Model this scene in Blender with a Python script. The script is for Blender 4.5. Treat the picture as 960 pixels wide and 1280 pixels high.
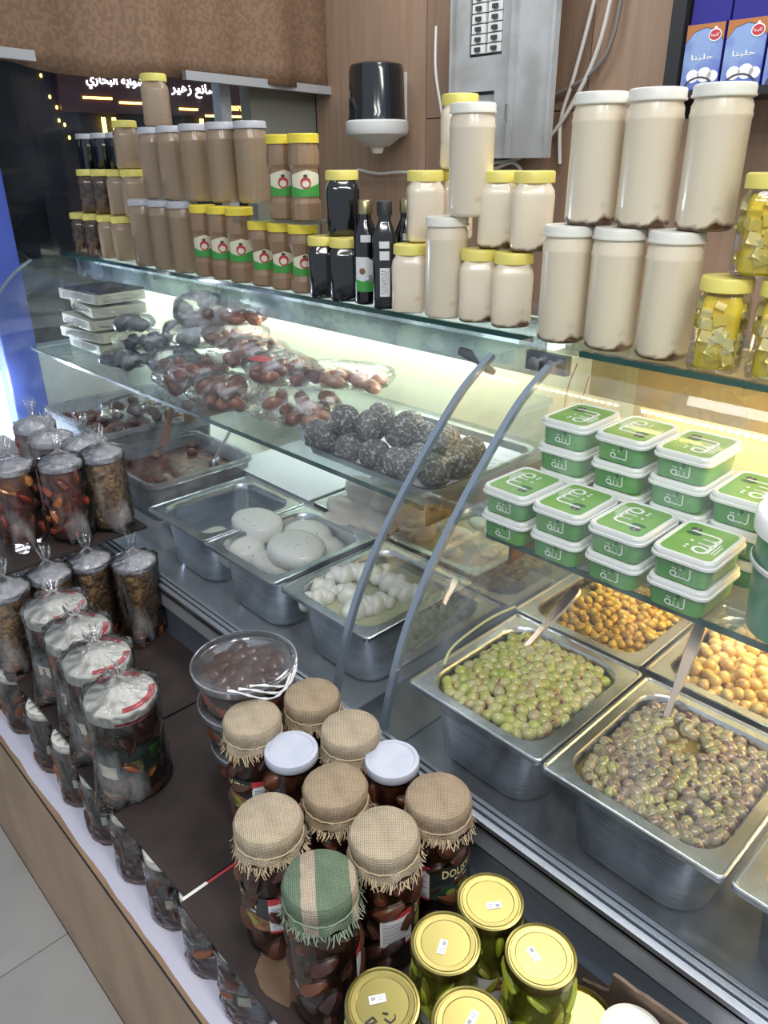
import bpy, math, random, unicodedata
from math import sin, cos, pi, radians, sqrt, atan2, hypot
from mathutils import Vector, Matrix, noise

# ------------------------------------------------------------------ scene, camera, light, exposure
for o in list(bpy.data.objects): bpy.data.objects.remove(o)
SC = bpy.context.scene
COL = SC.collection
F, PITCH, ROLL, AZ, CAMZ = 945.0, radians(25), radians(0.6), radians(43.5), 1.6
_hd = Vector((-cos(AZ), sin(AZ), 0)); _rt = Vector((sin(AZ), cos(AZ), 0)); _up = Vector((0, 0, 1))
CF = _hd*cos(PITCH) - _up*sin(PITCH)
_u = _hd*sin(PITCH) + _up*cos(PITCH)
CR, CU = _rt*cos(ROLL) - _u*sin(ROLL), _u*cos(ROLL) + _rt*sin(ROLL)
cd = bpy.data.cameras.new('camera'); cam = bpy.data.objects.new('camera', cd); COL.objects.link(cam)
cam.matrix_world = Matrix(((CR.x, CU.x, -CF.x, 0), (CR.y, CU.y, -CF.y, 0), (CR.z, CU.z, -CF.z, CAMZ), (0, 0, 0, 1)))
cd.sensor_fit = 'VERTICAL'; cd.sensor_height = 24; cd.lens = F/1280*24; cd.clip_start = .02
SC.camera = cam
W = bpy.data.worlds.new('world'); SC.world = W; W.use_nodes = True
W.node_tree.nodes['Background'].inputs[0].default_value = (.80, .90, 1.0, 1)
W.node_tree.nodes['Background'].inputs[1].default_value = .36
def area(name, loc, size, power, color, rot=(0, 0, 0)):
    l = bpy.data.lights.new(name, 'AREA'); l.shape = 'RECTANGLE'; l.size, l.size_y = size; l.energy = power; l.color = color
    o = bpy.data.objects.new(name, l); COL.objects.link(o); o.location = loc; o.rotation_euler = rot; return o
area('ceiling_light', (.15, -.55, 2.75), (1.0, .3), 16, (1, .98, .95))
area('ceiling_light', (-.5, 1.55, 2.75), (1.2, .3), 14, (1, .97, .93))
area('ceiling_light', (-2.0, 1.85, 2.75), (1.2, .3), 8, (.93, .97, 1))
area('ceiling_light', (.7, .2, 2.75), (1.2, .3), 15, (1, .97, .93))
SC.view_settings.view_transform = 'Standard'; SC.view_settings.look = 'None'
SC.view_settings.gamma = 1; SC.view_settings.use_curve_mapping = False; SC.view_settings.exposure = .80
try:
    SC.cycles.transparent_max_bounces = 20; SC.cycles.max_bounces = 7; SC.cycles.glossy_bounces = 4
    SC.cycles.caustics_reflective = False; SC.cycles.caustics_refractive = False
except Exception: pass

# ------------------------------------------------------------------ pixel -> point on a real plane
def ray(px, py): return CF*F + CR*(px-480) - CU*(py-640)
def atz(px, py, z): d = ray(px, py); return Vector((0, 0, CAMZ)) + d*((z-CAMZ)/d.z)
def face_cam(p): return atan2(-p[1], -p[0])

# ------------------------------------------------------------------ materials
def new_mat(name):
    m = bpy.data.materials.new(name); m.use_nodes = True
    return m, m.node_tree.nodes, m.node_tree.links, m.node_tree.nodes['Principled BSDF']
def mat(name, col, rough=.5, metal=0, coat=0, spec=None, noise_amt=0, nscale=20, col2=None, bump=0, bscale=60, emit=0, trans=0, stretch=None, sss=0, alpha=None, detail=4, ramp=(.4, .6)):
    m, N, L, b = new_mat(name)
    b.inputs['Base Color'].default_value = (*col, 1); b.inputs['Roughness'].default_value = rough
    b.inputs['Metallic'].default_value = metal; b.inputs['Coat Weight'].default_value = coat; b.inputs['Coat Roughness'].default_value = .06
    if spec is not None: b.inputs['Specular IOR Level'].default_value = spec
    if emit: b.inputs['Emission Color'].default_value = (*col, 1); b.inputs['Emission Strength'].default_value = emit
    if trans: b.inputs['Transmission Weight'].default_value = trans
    if sss: b.inputs['Subsurface Weight'].default_value = sss; b.inputs['Subsurface Radius'].default_value = (.02, .015, .01); b.inputs['Subsurface Scale'].default_value = .5
    if col2 or bump:
        tc = N.new('ShaderNodeTexCoord'); mp = N.new('ShaderNodeMapping'); L.new(tc.outputs['Object'], mp.inputs[0])
        if stretch: mp.inputs['Scale'].default_value = stretch
    if col2:
        n = N.new('ShaderNodeTexNoise'); n.inputs['Scale'].default_value = nscale; n.inputs['Detail'].default_value = detail; L.new(mp.outputs[0], n.inputs[0])
        r = N.new('ShaderNodeValToRGB'); r.color_ramp.elements[0].position = ramp[0]; r.color_ramp.elements[1].position = ramp[1]
        r.color_ramp.elements[0].color = (*col, 1); r.color_ramp.elements[1].color = (*col2, 1)
        L.new(n.outputs[0], r.inputs[0]); L.new(r.outputs[0], b.inputs['Base Color'])
    if bump:
        n2 = N.new('ShaderNodeTexNoise'); n2.inputs['Scale'].default_value = bscale; n2.inputs['Detail'].default_value = 5; L.new(mp.outputs[0], n2.inputs[0])
        bp = N.new('ShaderNodeBump'); bp.inputs['Strength'].default_value = bump; bp.inputs['Distance'].default_value = .01
        L.new(n2.outputs[0], bp.inputs['Height']); L.new(bp.outputs[0], b.inputs['Normal'])
    return m
def thin(name, tint=(.97, .98, .98), refl=.6, rough=.04, haze=0., hazecol=(.8, .85, .9), bump=0, bscale=30, streak=None, blend=.35, hscale=8, hlo=.45, hhi=.75, lo=.35):
    """Thin clear sheet: straight-through transparency, a Fresnel-like mirror layer and a little milky film, which on bags paints white highlights."""
    m, N, L, b = new_mat(name); N.remove(b); out = N['Material Output']
    t = N.new('ShaderNodeBsdfTransparent'); t.inputs[0].default_value = (*tint, 1)
    g = N.new('ShaderNodeBsdfGlossy'); g.inputs['Roughness'].default_value = rough
    d = N.new('ShaderNodeBsdfDiffuse'); d.inputs[0].default_value = (*hazecol, 1)
    lw = N.new('ShaderNodeLayerWeight'); lw.inputs[0].default_value = blend
    mu = N.new('ShaderNodeMath'); mu.operation = 'MULTIPLY'; mu.inputs[1].default_value = refl; L.new(lw.outputs['Fresnel'], mu.inputs[0])
    tc = N.new('ShaderNodeTexCoord'); mp = N.new('ShaderNodeMapping'); L.new(tc.outputs['Object'], mp.inputs[0])
    if streak: mp.inputs['Scale'].default_value = streak
    m1 = N.new('ShaderNodeMixShader'); L.new(t.outputs[0], m1.inputs[1]); L.new(d.outputs[0], m1.inputs[2])
    nz = N.new('ShaderNodeTexNoise'); nz.inputs['Scale'].default_value = hscale; nz.inputs['Detail'].default_value = 6; L.new(mp.outputs[0], nz.inputs[0])
    mr = N.new('ShaderNodeMapRange'); mr.inputs['From Min'].default_value = hlo; mr.inputs['From Max'].default_value = hhi
    mr.inputs['To Min'].default_value = haze*lo; mr.inputs['To Max'].default_value = haze*1.6; L.new(nz.outputs[0], mr.inputs[0]); L.new(mr.outputs[0], m1.inputs[0])
    m2 = N.new('ShaderNodeMixShader'); L.new(mu.outputs[0], m2.inputs[0]); L.new(m1.outputs[0], m2.inputs[1]); L.new(g.outputs[0], m2.inputs[2]); L.new(m2.outputs[0], out.inputs[0])
    if bump:
        n2 = N.new('ShaderNodeTexNoise'); n2.inputs['Scale'].default_value = bscale; n2.inputs['Detail'].default_value = 3; L.new(tc.outputs['Object'], n2.inputs[0])
        bp = N.new('ShaderNodeBump'); bp.inputs['Strength'].default_value = bump; bp.inputs['Distance'].default_value = .008
        L.new(n2.outputs[0], bp.inputs['Height']); L.new(bp.outputs[0], g.inputs['Normal']); L.new(bp.outputs[0], lw.inputs['Normal'])
    return m
def rand_mat(name, cols, rough=.25, stripes=None, tip=None, coat=.3, bump=0, bscale=200, mottle=0):
    """Colour picked per object from a ramp, with optional dark stripes along the body and a tinted end."""
    m, N, L, b = new_mat(name)
    oi = N.new('ShaderNodeObjectInfo'); r = N.new('ShaderNodeValToRGB'); L.new(oi.outputs['Random'], r.inputs[0])
    el = r.color_ramp.elements
    while len(el) < len(cols): el.new(.5)
    for i, c in enumerate(cols): el[i].position = i/(len(cols)-1); el[i].color = (*c, 1)
    last = r.outputs[0]; tc = N.new('ShaderNodeTexCoord')
    def mix(fac, col):
        nonlocal last
        mx = N.new('ShaderNodeMix'); mx.data_type = 'RGBA'; L.new(fac, mx.inputs[0]); L.new(last, mx.inputs[6]); mx.inputs[7].default_value = (*col, 1); last = mx.outputs[2]
    if mottle:
        n = N.new('ShaderNodeTexNoise'); n.inputs['Scale'].default_value = 130; L.new(tc.outputs['Object'], n.inputs[0])
        mr = N.new('ShaderNodeMapRange'); mr.inputs['From Min'].default_value = .45; mr.inputs['From Max'].default_value = .7; mr.inputs['To Max'].default_value = mottle; L.new(n.outputs[0], mr.inputs[0])
        mix(mr.outputs[0], (.62, .6, .3))
    if stripes:
        w = N.new('ShaderNodeTexWave'); w.inputs['Scale'].default_value = 62; w.inputs['Distortion'].default_value = 3.5; w.bands_direction = 'Y'; L.new(tc.outputs['Object'], w.inputs[0])
        mr = N.new('ShaderNodeMapRange'); mr.inputs['From Min'].default_value = .72; mr.inputs['From Max'].default_value = .98; mr.inputs['To Max'].default_value = .45; L.new(w.outputs[1], mr.inputs[0])
        mix(mr.outputs[0], stripes)
    if tip:
        s = N.new('ShaderNodeSeparateXYZ'); L.new(tc.outputs['Object'], s.inputs[0])
        mr = N.new('ShaderNodeMapRange'); mr.inputs['From Min'].default_value = .0075; mr.inputs['From Max'].default_value = .0095; L.new(s.outputs[0], mr.inputs[0])
        mix(mr.outputs[0], tip)
    L.new(last, b.inputs['Base Color']); b.inputs['Roughness'].default_value = rough; b.inputs['Coat Weight'].default_value = coat; b.inputs['Coat Roughness'].default_value = .1
    if bump:
        n2 = N.new('ShaderNodeTexNoise'); n2.inputs['Scale'].default_value = bscale; L.new(tc.outputs['Object'], n2.inputs[0])
        bp = N.new('ShaderNodeBump'); bp.inputs['Strength'].default_value = bump; bp.inputs['Distance'].default_value = .003; L.new(n2.outputs[0], bp.inputs['Height']); L.new(bp.outputs[0], b.inputs['Normal'])
    return m
def paste_mat(name, col, base=None, h=.015, speck=None, coat=.35, rough=.3):
    """Opaque filled plastic jar: paste colour, an oily dark layer settled at the bottom, faint inclusions."""
    m, N, L, b = new_mat(name); tc = N.new('ShaderNodeTexCoord')
    n = N.new('ShaderNodeTexNoise'); n.inputs['Scale'].default_value = 28; n.inputs['Detail'].default_value = 3; L.new(tc.outputs['Object'], n.inputs[0])
    r = N.new('ShaderNodeValToRGB'); r.color_ramp.elements[0].position = .27; r.color_ramp.elements[1].position = .36
    r.color_ramp.elements[0].color = (*(speck or [c*.86 for c in col]), 1); r.color_ramp.elements[1].color = (*col, 1); L.new(n.outputs[0], r.inputs[0]); last = r.outputs[0]
    if base:
        s = N.new('ShaderNodeSeparateXYZ'); L.new(tc.outputs['Object'], s.inputs[0])
        n3 = N.new('ShaderNodeTexNoise'); n3.inputs['Scale'].default_value = 40; L.new(tc.outputs['Object'], n3.inputs[0])
        ma = N.new('ShaderNodeMath'); ma.operation = 'MULTIPLY_ADD'; ma.inputs[1].default_value = .03; L.new(n3.outputs[0], ma.inputs[0]); L.new(s.outputs[2], ma.inputs[2])
        mr = N.new('ShaderNodeMapRange'); mr.inputs['From Min'].default_value = h+.012; mr.inputs['From Max'].default_value = h+.005; L.new(ma.outputs[0], mr.inputs[0])
        mx = N.new('ShaderNodeMix'); mx.data_type = 'RGBA'; L.new(mr.outputs[0], mx.inputs[0]); L.new(last, mx.inputs[6]); mx.inputs[7].default_value = (*base, 1); last = mx.outputs[2]
    L.new(last, b.inputs['Base Color']); b.inputs['Roughness'].default_value = rough; b.inputs['Coat Weight'].default_value = coat; b.inputs['Coat Roughness'].default_value = .08
    return m
def weave_mat(name, c1, c2, scale=130, stripe=None):
    m, N, L, b = new_mat(name); tc = N.new('ShaderNodeTexCoord')
    ws = []
    sx = N.new('ShaderNodeSeparateXYZ'); L.new(tc.outputs['Object'], sx.inputs[0])
    at = N.new('ShaderNodeMath'); at.operation = 'ARCTAN2'; L.new(sx.outputs[1], at.inputs[0]); L.new(sx.outputs[0], at.inputs[1])
    am = N.new('ShaderNodeMath'); am.operation = 'MULTIPLY'; am.inputs[1].default_value = .043; L.new(at.outputs[0], am.inputs[0])
    cb = N.new('ShaderNodeCombineXYZ'); L.new(am.outputs[0], cb.inputs[0]); L.new(sx.outputs[2], cb.inputs[1])
    sn = N.new('ShaderNodeSeparateXYZ'); L.new(tc.outputs['Normal'], sn.inputs[0])
    nr = N.new('ShaderNodeMapRange'); nr.inputs['From Min'].default_value = .55; nr.inputs['From Max'].default_value = .75; L.new(sn.outputs[2], nr.inputs[0])
    vm = N.new('ShaderNodeMix'); vm.data_type = 'VECTOR'; L.new(nr.outputs[0], vm.inputs[0]); L.new(cb.outputs[0], vm.inputs[4]); L.new(tc.outputs['Object'], vm.inputs[5])
    for ax in 'XY':
        w = N.new('ShaderNodeTexWave'); w.bands_direction = ax; w.inputs['Scale'].default_value = scale; w.inputs['Distortion'].default_value = .8; w.inputs['Detail Scale'].default_value = 4; L.new(vm.outputs[1], w.inputs[0]); ws.append(w)
    mu = N.new('ShaderNodeMath'); mu.operation = 'MULTIPLY'; L.new(ws[0].outputs[1], mu.inputs[0]); L.new(ws[1].outputs[1], mu.inputs[1])
    r = N.new('ShaderNodeValToRGB'); r.color_ramp.elements[0].color = (*c2, 1); r.color_ramp.elements[1].color = (*c1, 1); r.color_ramp.elements[1].position = .45; L.new(mu.outputs[0], r.inputs[0]); last = r.outputs[0]
    nz = N.new('ShaderNodeTexNoise'); nz.inputs['Scale'].default_value = 45; nz.inputs['Detail'].default_value = 4; L.new(tc.outputs['Object'], nz.inputs[0])
    if stripe:
        s = N.new('ShaderNodeSeparateXYZ'); L.new(tc.outputs['Object'], s.inputs[0])
        ad = N.new('ShaderNodeMath'); ad.operation = 'MULTIPLY_ADD'; ad.inputs[1].default_value = .004; L.new(nz.outputs[0], ad.inputs[0]); L.new(s.outputs[1], ad.inputs[2])
        mr = N.new('ShaderNodeMapRange'); mr.inputs['From Min'].default_value = -.06; mr.inputs['From Max'].default_value = .06; L.new(ad.outputs[0], mr.inputs[0])
        cr = N.new('ShaderNodeValToRGB'); cr.color_ramp.interpolation = 'CONSTANT'; e = cr.color_ramp.elements
        e[0].position = 0; e[0].color = (0, 0, 0, 1); e[1].position = .33; e[1].color = (1, 1, 1, 1)
        for p, v in ((.47, 0), (.80, 1), (.86, 0)): x = e.new(p); x.color = (v, v, v, 1)
        L.new(mr.outputs[0], cr.inputs[0])
        mx = N.new('ShaderNodeMix'); mx.data_type = 'RGBA'; mx.blend_type = 'MIX'; L.new(cr.outputs[0], mx.inputs[0])
        gm = N.new('ShaderNodeMix'); gm.data_type = 'RGBA'; gm.blend_type = 'MULTIPLY'; gm.inputs[0].default_value = 1; L.new(last, gm.inputs[6]); gm.inputs[7].default_value = (*stripe, 1)
        L.new(gm.outputs[2], mx.inputs[6]); L.new(last, mx.inputs[7]); last = mx.outputs[2]
    mv = N.new('ShaderNodeMix'); mv.data_type = 'RGBA'; mv.blend_type = 'MULTIPLY'; mv.inputs[0].default_value = .5; L.new(last, mv.inputs[6]); L.new(nz.outputs[0], mv.inputs[7])
    L.new(mv.outputs[2], b.inputs['Base Color']); b.inputs['Roughness'].default_value = .95; b.inputs['Specular IOR Level'].default_value = .1
    bp = N.new('ShaderNodeBump'); bp.inputs['Strength'].default_value = .6; bp.inputs['Distance'].default_value = .002; L.new(mu.outputs[0], bp.inputs['Height']); L.new(bp.outputs[0], b.inputs['Normal'])
    return m

M = dict(
    steel=mat('brushed_steel', (.60, .64, .70), .26, 1, bump=.08, bscale=25, stretch=(1, 1, 8), col2=(.47, .51, .57), nscale=9),
    steel_dark=mat('weathered_steel', (.30, .34, .38), .35, .9, col2=(.20, .23, .27), nscale=7, bump=.05, bscale=15),
    bed=mat('pale_bed_steel', (.56, .61, .68), .32, .45, col2=(.45, .50, .57), nscale=8),
    bed_dark=mat('grimy_bed_steel', (.30, .335, .385), .3, .5, col2=(.20, .225, .26), nscale=9),
    alu=mat('aluminium', (.58, .63, .70), .28, .9),
    alu_pale=mat('pale_aluminium', (.66, .70, .75), .4, .55, col2=(.5, .54, .6), nscale=12),
    panel_blue=mat('bluish_panel', (.14, .17, .21), .45, .2, col2=(.19, .22, .26), nscale=5),
    case_back=mat('case_back_sheet', (.70, .74, .56), .5),
    case_back_warm=mat('case_back_sheet_warm', (.60, .50, .33), .4, col2=(.54, .44, .28), nscale=4),
    glass=thin('display_glass', (.965, .975, .98), .22, .02, haze=.04, hazecol=(.72, .79, .86), streak=(1, 1, 3)),
    glass_dirty=thin('smeared_display_glass', (.965, .975, .975), .5, .02, haze=.07, hazecol=(.70, .78, .86), streak=(3, 3, .6), hscale=6),
    glass_shelf=thin('shelf_glass', (.91, .955, .95), .5, .02, haze=.08, hazecol=(.68, .78, .84)),
    glass_edge=mat('polished_glass_edge', (.025, .075, .065), .12, 0, coat=.6),
    glass_edge_blue=mat('pane_edge', (.20, .25, .32), .14, .35, coat=.6),
    valance=thin('frosted_valance', (.60, .66, .72), .5, .1, haze=.62, hazecol=(.33, .41, .48)),
    valance_warm=thin('frosted_valance_warm', (.72, .68, .56), .5, .1, haze=.42, hazecol=(.58, .52, .36)),
    jar_glass=thin('jar_glass', (.985, .985, .985), .7, .02, haze=.0),
    bag=thin('clear_bag_film', (.985, .985, .99), 1.0, .05, haze=.13, hazecol=(.80, .82, .86), bump=.8, bscale=50, blend=.32, hlo=.56, hhi=.74, hscale=24, streak=(1, 1, .28), lo=.06),  # upright noise streaks paint whitish highlights into the film colour
    bag_milky=thin('milky_bag_film', (.93, .935, .95), 1.0, .1, haze=.26, hazecol=(.78, .80, .85), bump=.6, bscale=45, blend=.30, hscale=30),
    crumpled=thin('crumpled_white_film', (.95, .96, .98), 1.0, .12, haze=.62, hazecol=(.84, .88, .96), bump=1.0, bscale=30, blend=.3, hlo=.42, hhi=.62, hscale=14, lo=.25),
    food_bag=thin('food_bag_film', (.99, .99, .995), .8, .06, haze=.30, hazecol=(.86, .88, .95), bump=.8, bscale=40, blend=.24, hlo=.55, hhi=.70, hscale=20, lo=.03),  # white crinkle highlights are painted in through the haze
    clear_plastic=thin('clear_plastic', (.90, .91, .93), .9, .08, haze=.10, hazecol=(.78, .8, .86), blend=.45),
    storage=thin('storage_plastic', (.86, .88, .92), .8, .12, haze=.38, hazecol=(.70, .73, .80)),
    wood=mat('laminate_tan', (.36, .235, .15), .5, col2=(.30, .19, .12), nscale=5, stretch=(1, 6, .6), detail=6, bump=.03, bscale=8),
    plinth_wood=mat('plinth_laminate', (.40, .26, .16), .42, col2=(.31, .195, .12), nscale=4, stretch=(1.6, 1, 1), detail=6),
    wall_wood=mat('wall_laminate', (.375, .25, .172), .55, col2=(.33, .215, .147), nscale=6, stretch=(6, 6, .5), detail=6),
    wall_wood_dark=mat('wall_laminate_dark', (.285, .185, .128), .55, col2=(.25, .16, .11), nscale=6, stretch=(6, 6, .5), detail=6),
    dark_edge=mat('dark_edge', (.02, .02, .022), .5),
    tile=mat('floor_tile', (.40, .395, .385), .4, col2=(.36, .355, .345), nscale=5),
    grout=mat('grout', (.09, .085, .08), .9),
    paper=mat('white_paper', (.64, .63, .76), .8, bump=.15, bscale=14),
    paper_white=mat('white_liner', (.84, .86, .95), .8, bump=.1, bscale=14),
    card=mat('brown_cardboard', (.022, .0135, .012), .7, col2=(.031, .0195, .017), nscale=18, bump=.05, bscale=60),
    card_raw=mat('raw_cardboard', (.17, .105, .062), .85, col2=(.13, .08, .047), nscale=20),
    card_top=mat('carton_board', (.15, .10, .07), .8, col2=(.19, .13, .09), nscale=30),
    cream=paste_mat('cream_paste', (.76, .665, .515), (.085, .036, .016), .0185),
    cream_plain=paste_mat('cream_paste_plain', (.74, .645, .51), None, speck=(.60, .46, .33)),
    tan=paste_mat('tan_paste', (.34, .245, .16)),
    brown_spread=paste_mat('brown_spread', (.30, .19, .11), speck=(.22, .13, .07)),
    black_syrup=mat('black_syrup', (.004, .004, .006), .12, coat=.8),
    fig=mat('dark_fig_fill', (.018, .008, .006), .2, coat=.7, col2=(.12, .06, .025), nscale=45),
    lid_white=mat('white_lid', (.76, .75, .68), .38),
    lid_grey=mat('translucent_grey_lid', (.50, .50, .54), .35),
    lid_yellow=mat('yellow_lid', (.78, .68, .17), .38),
    lid_gold_yellow=mat('deep_yellow_lid', (.83, .66, .06), .38),
    lid_metal_white=mat('white_tin_lid', (.40, .43, .52), .4, col2=(.45, .47, .55), nscale=30),
    gold=mat('gold_lid', (.33, .275, .095), .3, 1),
    red=mat('red_print', (.50, .045, .06), .45),
    burlap=weave_mat('burlap', (.60, .47, .33), (.30, .225, .15)),
    burlap_pale=weave_mat('pale_burlap', (.70, .59, .44), (.38, .305, .215)),
    burlap_green=weave_mat('striped_burlap', (.64, .54, .43), (.36, .29, .22), stripe=(.34, .57, .50)),
    strand=mat('burlap_strand', (.54, .42, .27), .95),
    strand_green=mat('green_burlap_strand', (.22, .29, .21), .95),
    jar_fill=mat('dark_jar_fill', (.020, .008, .005), .35, coat=.1, col2=(.13, .038, .014), nscale=34, ramp=(.48, .72)),
    pepper_fill=mat('red_pepper_fill', (.11, .018, .012), .4, col2=(.22, .05, .02), nscale=40),
    brine_dark=mat('dark_oil_fill', (.045, .016, .009), .3, coat=.1, col2=(.12, .04, .016), nscale=30),
    makdous=rand_mat('stuffed_eggplant', [(.035, .012, .008), (.12, .034, .014), (.24, .075, .022), (.06, .018, .011), (.025, .010, .010), (.09, .025, .012)], .3, coat=.2),
    makdous_dark=rand_mat('oiled_eggplant', [(.022, .009, .007), (.06, .019, .011), (.11, .035, .014), (.03, .011, .009)], .4, coat=.1),
    pepper=rand_mat('pickled_pepper', [(.17, .025, .016), (.30, .05, .02), (.48, .20, .06), (.12, .016, .022), (.36, .08, .03)], .2, coat=.6),
    nuts=rand_mat('nut_mix', [(.26, .11, .035), (.58, .36, .15), (.36, .17, .06), (.74, .54, .28), (.18, .07, .025)], .4, coat=.2),
    nut_fill=mat('nut_fill', (.24, .11, .045), .35, col2=(.56, .34, .15), nscale=110, coat=.3, bump=.5, bscale=110),
    amber=mat('amber_oil', (.35, .11, .012), .12, coat=.6, col2=(.16, .045, .01), nscale=35),
    label_black=mat('black_label', (.022, .026, .026), .4),
    label_white=mat('white_label', (.74, .74, .75), .55),
    label_green=mat('green_label', (.06, .34, .06), .5),
    label_cream=mat('cream_label', (.78, .74, .55), .5),
    label_dark_green=mat('dark_green_label', (.022, .045, .035), .4, col2=(.05, .085, .06), nscale=25),
    print_gold=mat('gold_print', (.72, .62, .30), .5),
    print_dark=mat('dark_print', (.05, .05, .06), .6),
    print_grey=mat('grey_print', (.30, .30, .32), .6),
    print_white=mat('white_print', (.82, .84, .80), .5),
    olive_print=mat('olive_picture', (.30, .30, .06), .5, col2=(.10, .10, .02), nscale=60),
    brown_print=mat('brown_picture', (.30, .14, .06), .5, col2=(.12, .05, .02), nscale=60),
    tub_green=mat('tub_green', (.055, .25, .055), .35, col2=(.12, .36, .075), nscale=14, coat=.2),
    tub_lid=mat('tub_lid', (.82, .83, .80), .35),
    tub_print=mat('tub_top_print', (.14, .36, .05), .4, col2=(.24, .42, .07), nscale=9, coat=.2),
    bucket_green=mat('bucket_green', (.06, .25, .12), .35, col2=(.08, .30, .15), nscale=10, coat=.2),
    bucket_yellow=mat('bucket_top', (.72, .74, .36), .4),
    leaf=mat('leaf_print', (.02, .10, .03), .5),
    olive_green=rand_mat('green_olive', [(.34, .35, .05), (.50, .48, .20), (.44, .48, .05), (.40, .34, .18), (.54, .53, .25), (.33, .40, .04)], .22, tip=(.40, .26, .10), coat=.5, mottle=.45),
    olive_striped=rand_mat('striped_olive', [(.26, .22, .11), (.44, .39, .22), (.36, .25, .18), (.24, .18, .13), (.46, .45, .18), (.38, .32, .21)], .22, stripes=(.05, .035, .025), tip=(.10, .05, .03), coat=.5, mottle=.3),
    olive_yellow=rand_mat('amber_olive', [(.58, .33, .03), (.68, .44, .04), (.44, .25, .03), (.62, .36, .04), (.52, .35, .05)], .2, coat=.5),
    olive_pale=rand_mat('pale_olive', [(.68, .46, .16), (.74, .57, .25), (.60, .38, .17), (.72, .50, .20)], .22, coat=.5),
    brine_green=mat('green_brine', (.16, .135, .012), .08, coat=.5, col2=(.10, .09, .012), nscale=40),
    brine_amber=mat('amber_brine', (.33, .21, .035), .08, coat=.5, col2=(.20, .14, .025), nscale=25),
    brine_orange=mat('orange_brine', (.50, .31, .08), .08, coat=.5, col2=(.40, .24, .06), nscale=20),
    brine_milky=mat('milky_brine', (.52, .53, .34), .08, coat=.5, col2=(.46, .48, .28), nscale=16),
    brine_cream=mat('creamy_brine', (.66, .58, .38), .12, coat=.4, col2=(.58, .50, .32), nscale=12),
    chilli=mat('chilli_oil', (.50, .15, .02), .1, coat=.5, col2=(.62, .36, .12), nscale=45, bump=.3, bscale=70),
    cheese=mat('white_cheese', (.80, .80, .73), .3, coat=.2, col2=(.75, .75, .68), nscale=30, sss=.15),
    speckled=mat('speckled_cheese', (.05, .05, .04), .3, coat=.15, col2=(.80, .80, .75), nscale=170, ramp=(.262, .28), detail=1),
    cheese_pink=mat('string_cheese', (.74, .68, .62), .4, col2=(.68, .61, .54), nscale=18),
    feta=rand_mat('oil_cheese', [(.92, .76, .10), (.95, .90, .45), (.90, .68, .04), (.96, .93, .68)], .3, coat=.5),
    oil=mat('olive_oil_fill', (.75, .52, .01), .1, coat=.7, col2=(.85, .66, .04), nscale=30),
    pickle=rand_mat('green_pickle', [(.20, .24, .015), (.32, .36, .03), (.25, .22, .02), (.40, .42, .06)], .25, coat=.5),
    pickle_fill=mat('pickle_brine', (.13, .13, .012), .12, coat=.6, col2=(.22, .22, .03), nscale=35),
    shanklish=mat('moulded_ball', (.085, .085, .082), .6, col2=(.50, .51, .51), nscale=170, ramp=(.50, .72), detail=12, bump=.5, bscale=90),
    sausage=rand_mat('dried_sausage', [(.22, .065, .035), (.34, .12, .065), (.18, .05, .03), (.42, .20, .12)], .35, coat=.4),
    dark_meat=rand_mat('dark_wrapped', [(.09, .10, .11), (.17, .19, .21), (.06, .07, .08)], .4, coat=.4),
    pink_meat=rand_mat('pale_sausage', [(.40, .22, .16), (.48, .28, .2), (.33, .17, .12)], .4, coat=.3),
    slab=mat('cheese_slab', (.72, .71, .60), .4, col2=(.64, .63, .5), nscale=20),
    paste=mat('red_olive_paste', (.09, .018, .012), .3, coat=.15, col2=(.20, .055, .028), nscale=38, bump=.8, bscale=40),
    dates=rand_mat('dried_fruit', [(.14, .06, .04), (.22, .10, .06), (.30, .16, .1), (.10, .04, .03)], .4, coat=.2),
    blue_post=mat('blue_paint', (.06, .10, .44), .5),
    blind=mat('damask_blind', (.20, .118, .070), .8, col2=(.255, .152, .092), nscale=62, detail=1.5, ramp=(.46, .54), bump=.2, bscale=62),
    plastic_grey=mat('grey_plastic', (.42, .42, .43), .5),
    black_gloss=mat('black_gloss', (.012, .014, .018), .14, coat=.7),
    white_plastic=mat('white_plastic', (.72, .72, .70), .4),
    box_grey=mat('enclosure_grey', (.44, .45, .46), .5, col2=(.34, .34, .33), nscale=7),
    cable=mat('white_cable', (.68, .66, .62), .5), cable_grey=mat('grey_cable', (.22, .2, .19), .6),
    carton_blue=mat('carton_blue', (.025, .02, .22), .35, coat=.3), carton_sky=mat('carton_sky', (.25, .36, .62), .4, coat=.3, col2=(.10, .14, .50), nscale=9), carton_orange=mat('carton_orange', (.42, .17, .06), .4),
    night=mat('night_street', (.006, .007, .012), .8), sign_red=mat('sign_board', (.05, .008, .008), .5),
    sign_white=mat('sign_letters', (.95, .97, 1), .5, emit=3.5), neon=mat('neon_yellow', (1, .60, .10), .5, emit=5), white_tube=mat('white_tube', (.86, .92, 1), .5, emit=9),
    led_cool=mat('led_cool', (.93, 1, .86), .5, emit=2.2), led_warm=mat('led_warm', (1, .86, .52), .5, emit=9),
    strip_board=mat('led_board', (.60, .55, .38), .4), rust=mat('rusty_bracket', (.30, .17, .09), .5, .5, col2=(.2, .11, .06), nscale=30),
    wire_red=mat('wire_red', (.35, .05, .03), .5), handle=mat('warm_lit_spoon_steel', (.72, .56, .42), .22, 1), wood_spoon=mat('wood_spoon', (.30, .13, .075), .6),  # spoon handle: reflected warm light is put into the steel's colour
    spoon_white=mat('pale_spoon', (.74, .74, .70), .4), green_strip=mat('yellow_green_strip', (.62, .62, .28), .5), tape=mat('twisted_tape', (.82, .83, .86), .35), tin=mat('tin', (.36, .31, .17), .3, 1),
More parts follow.
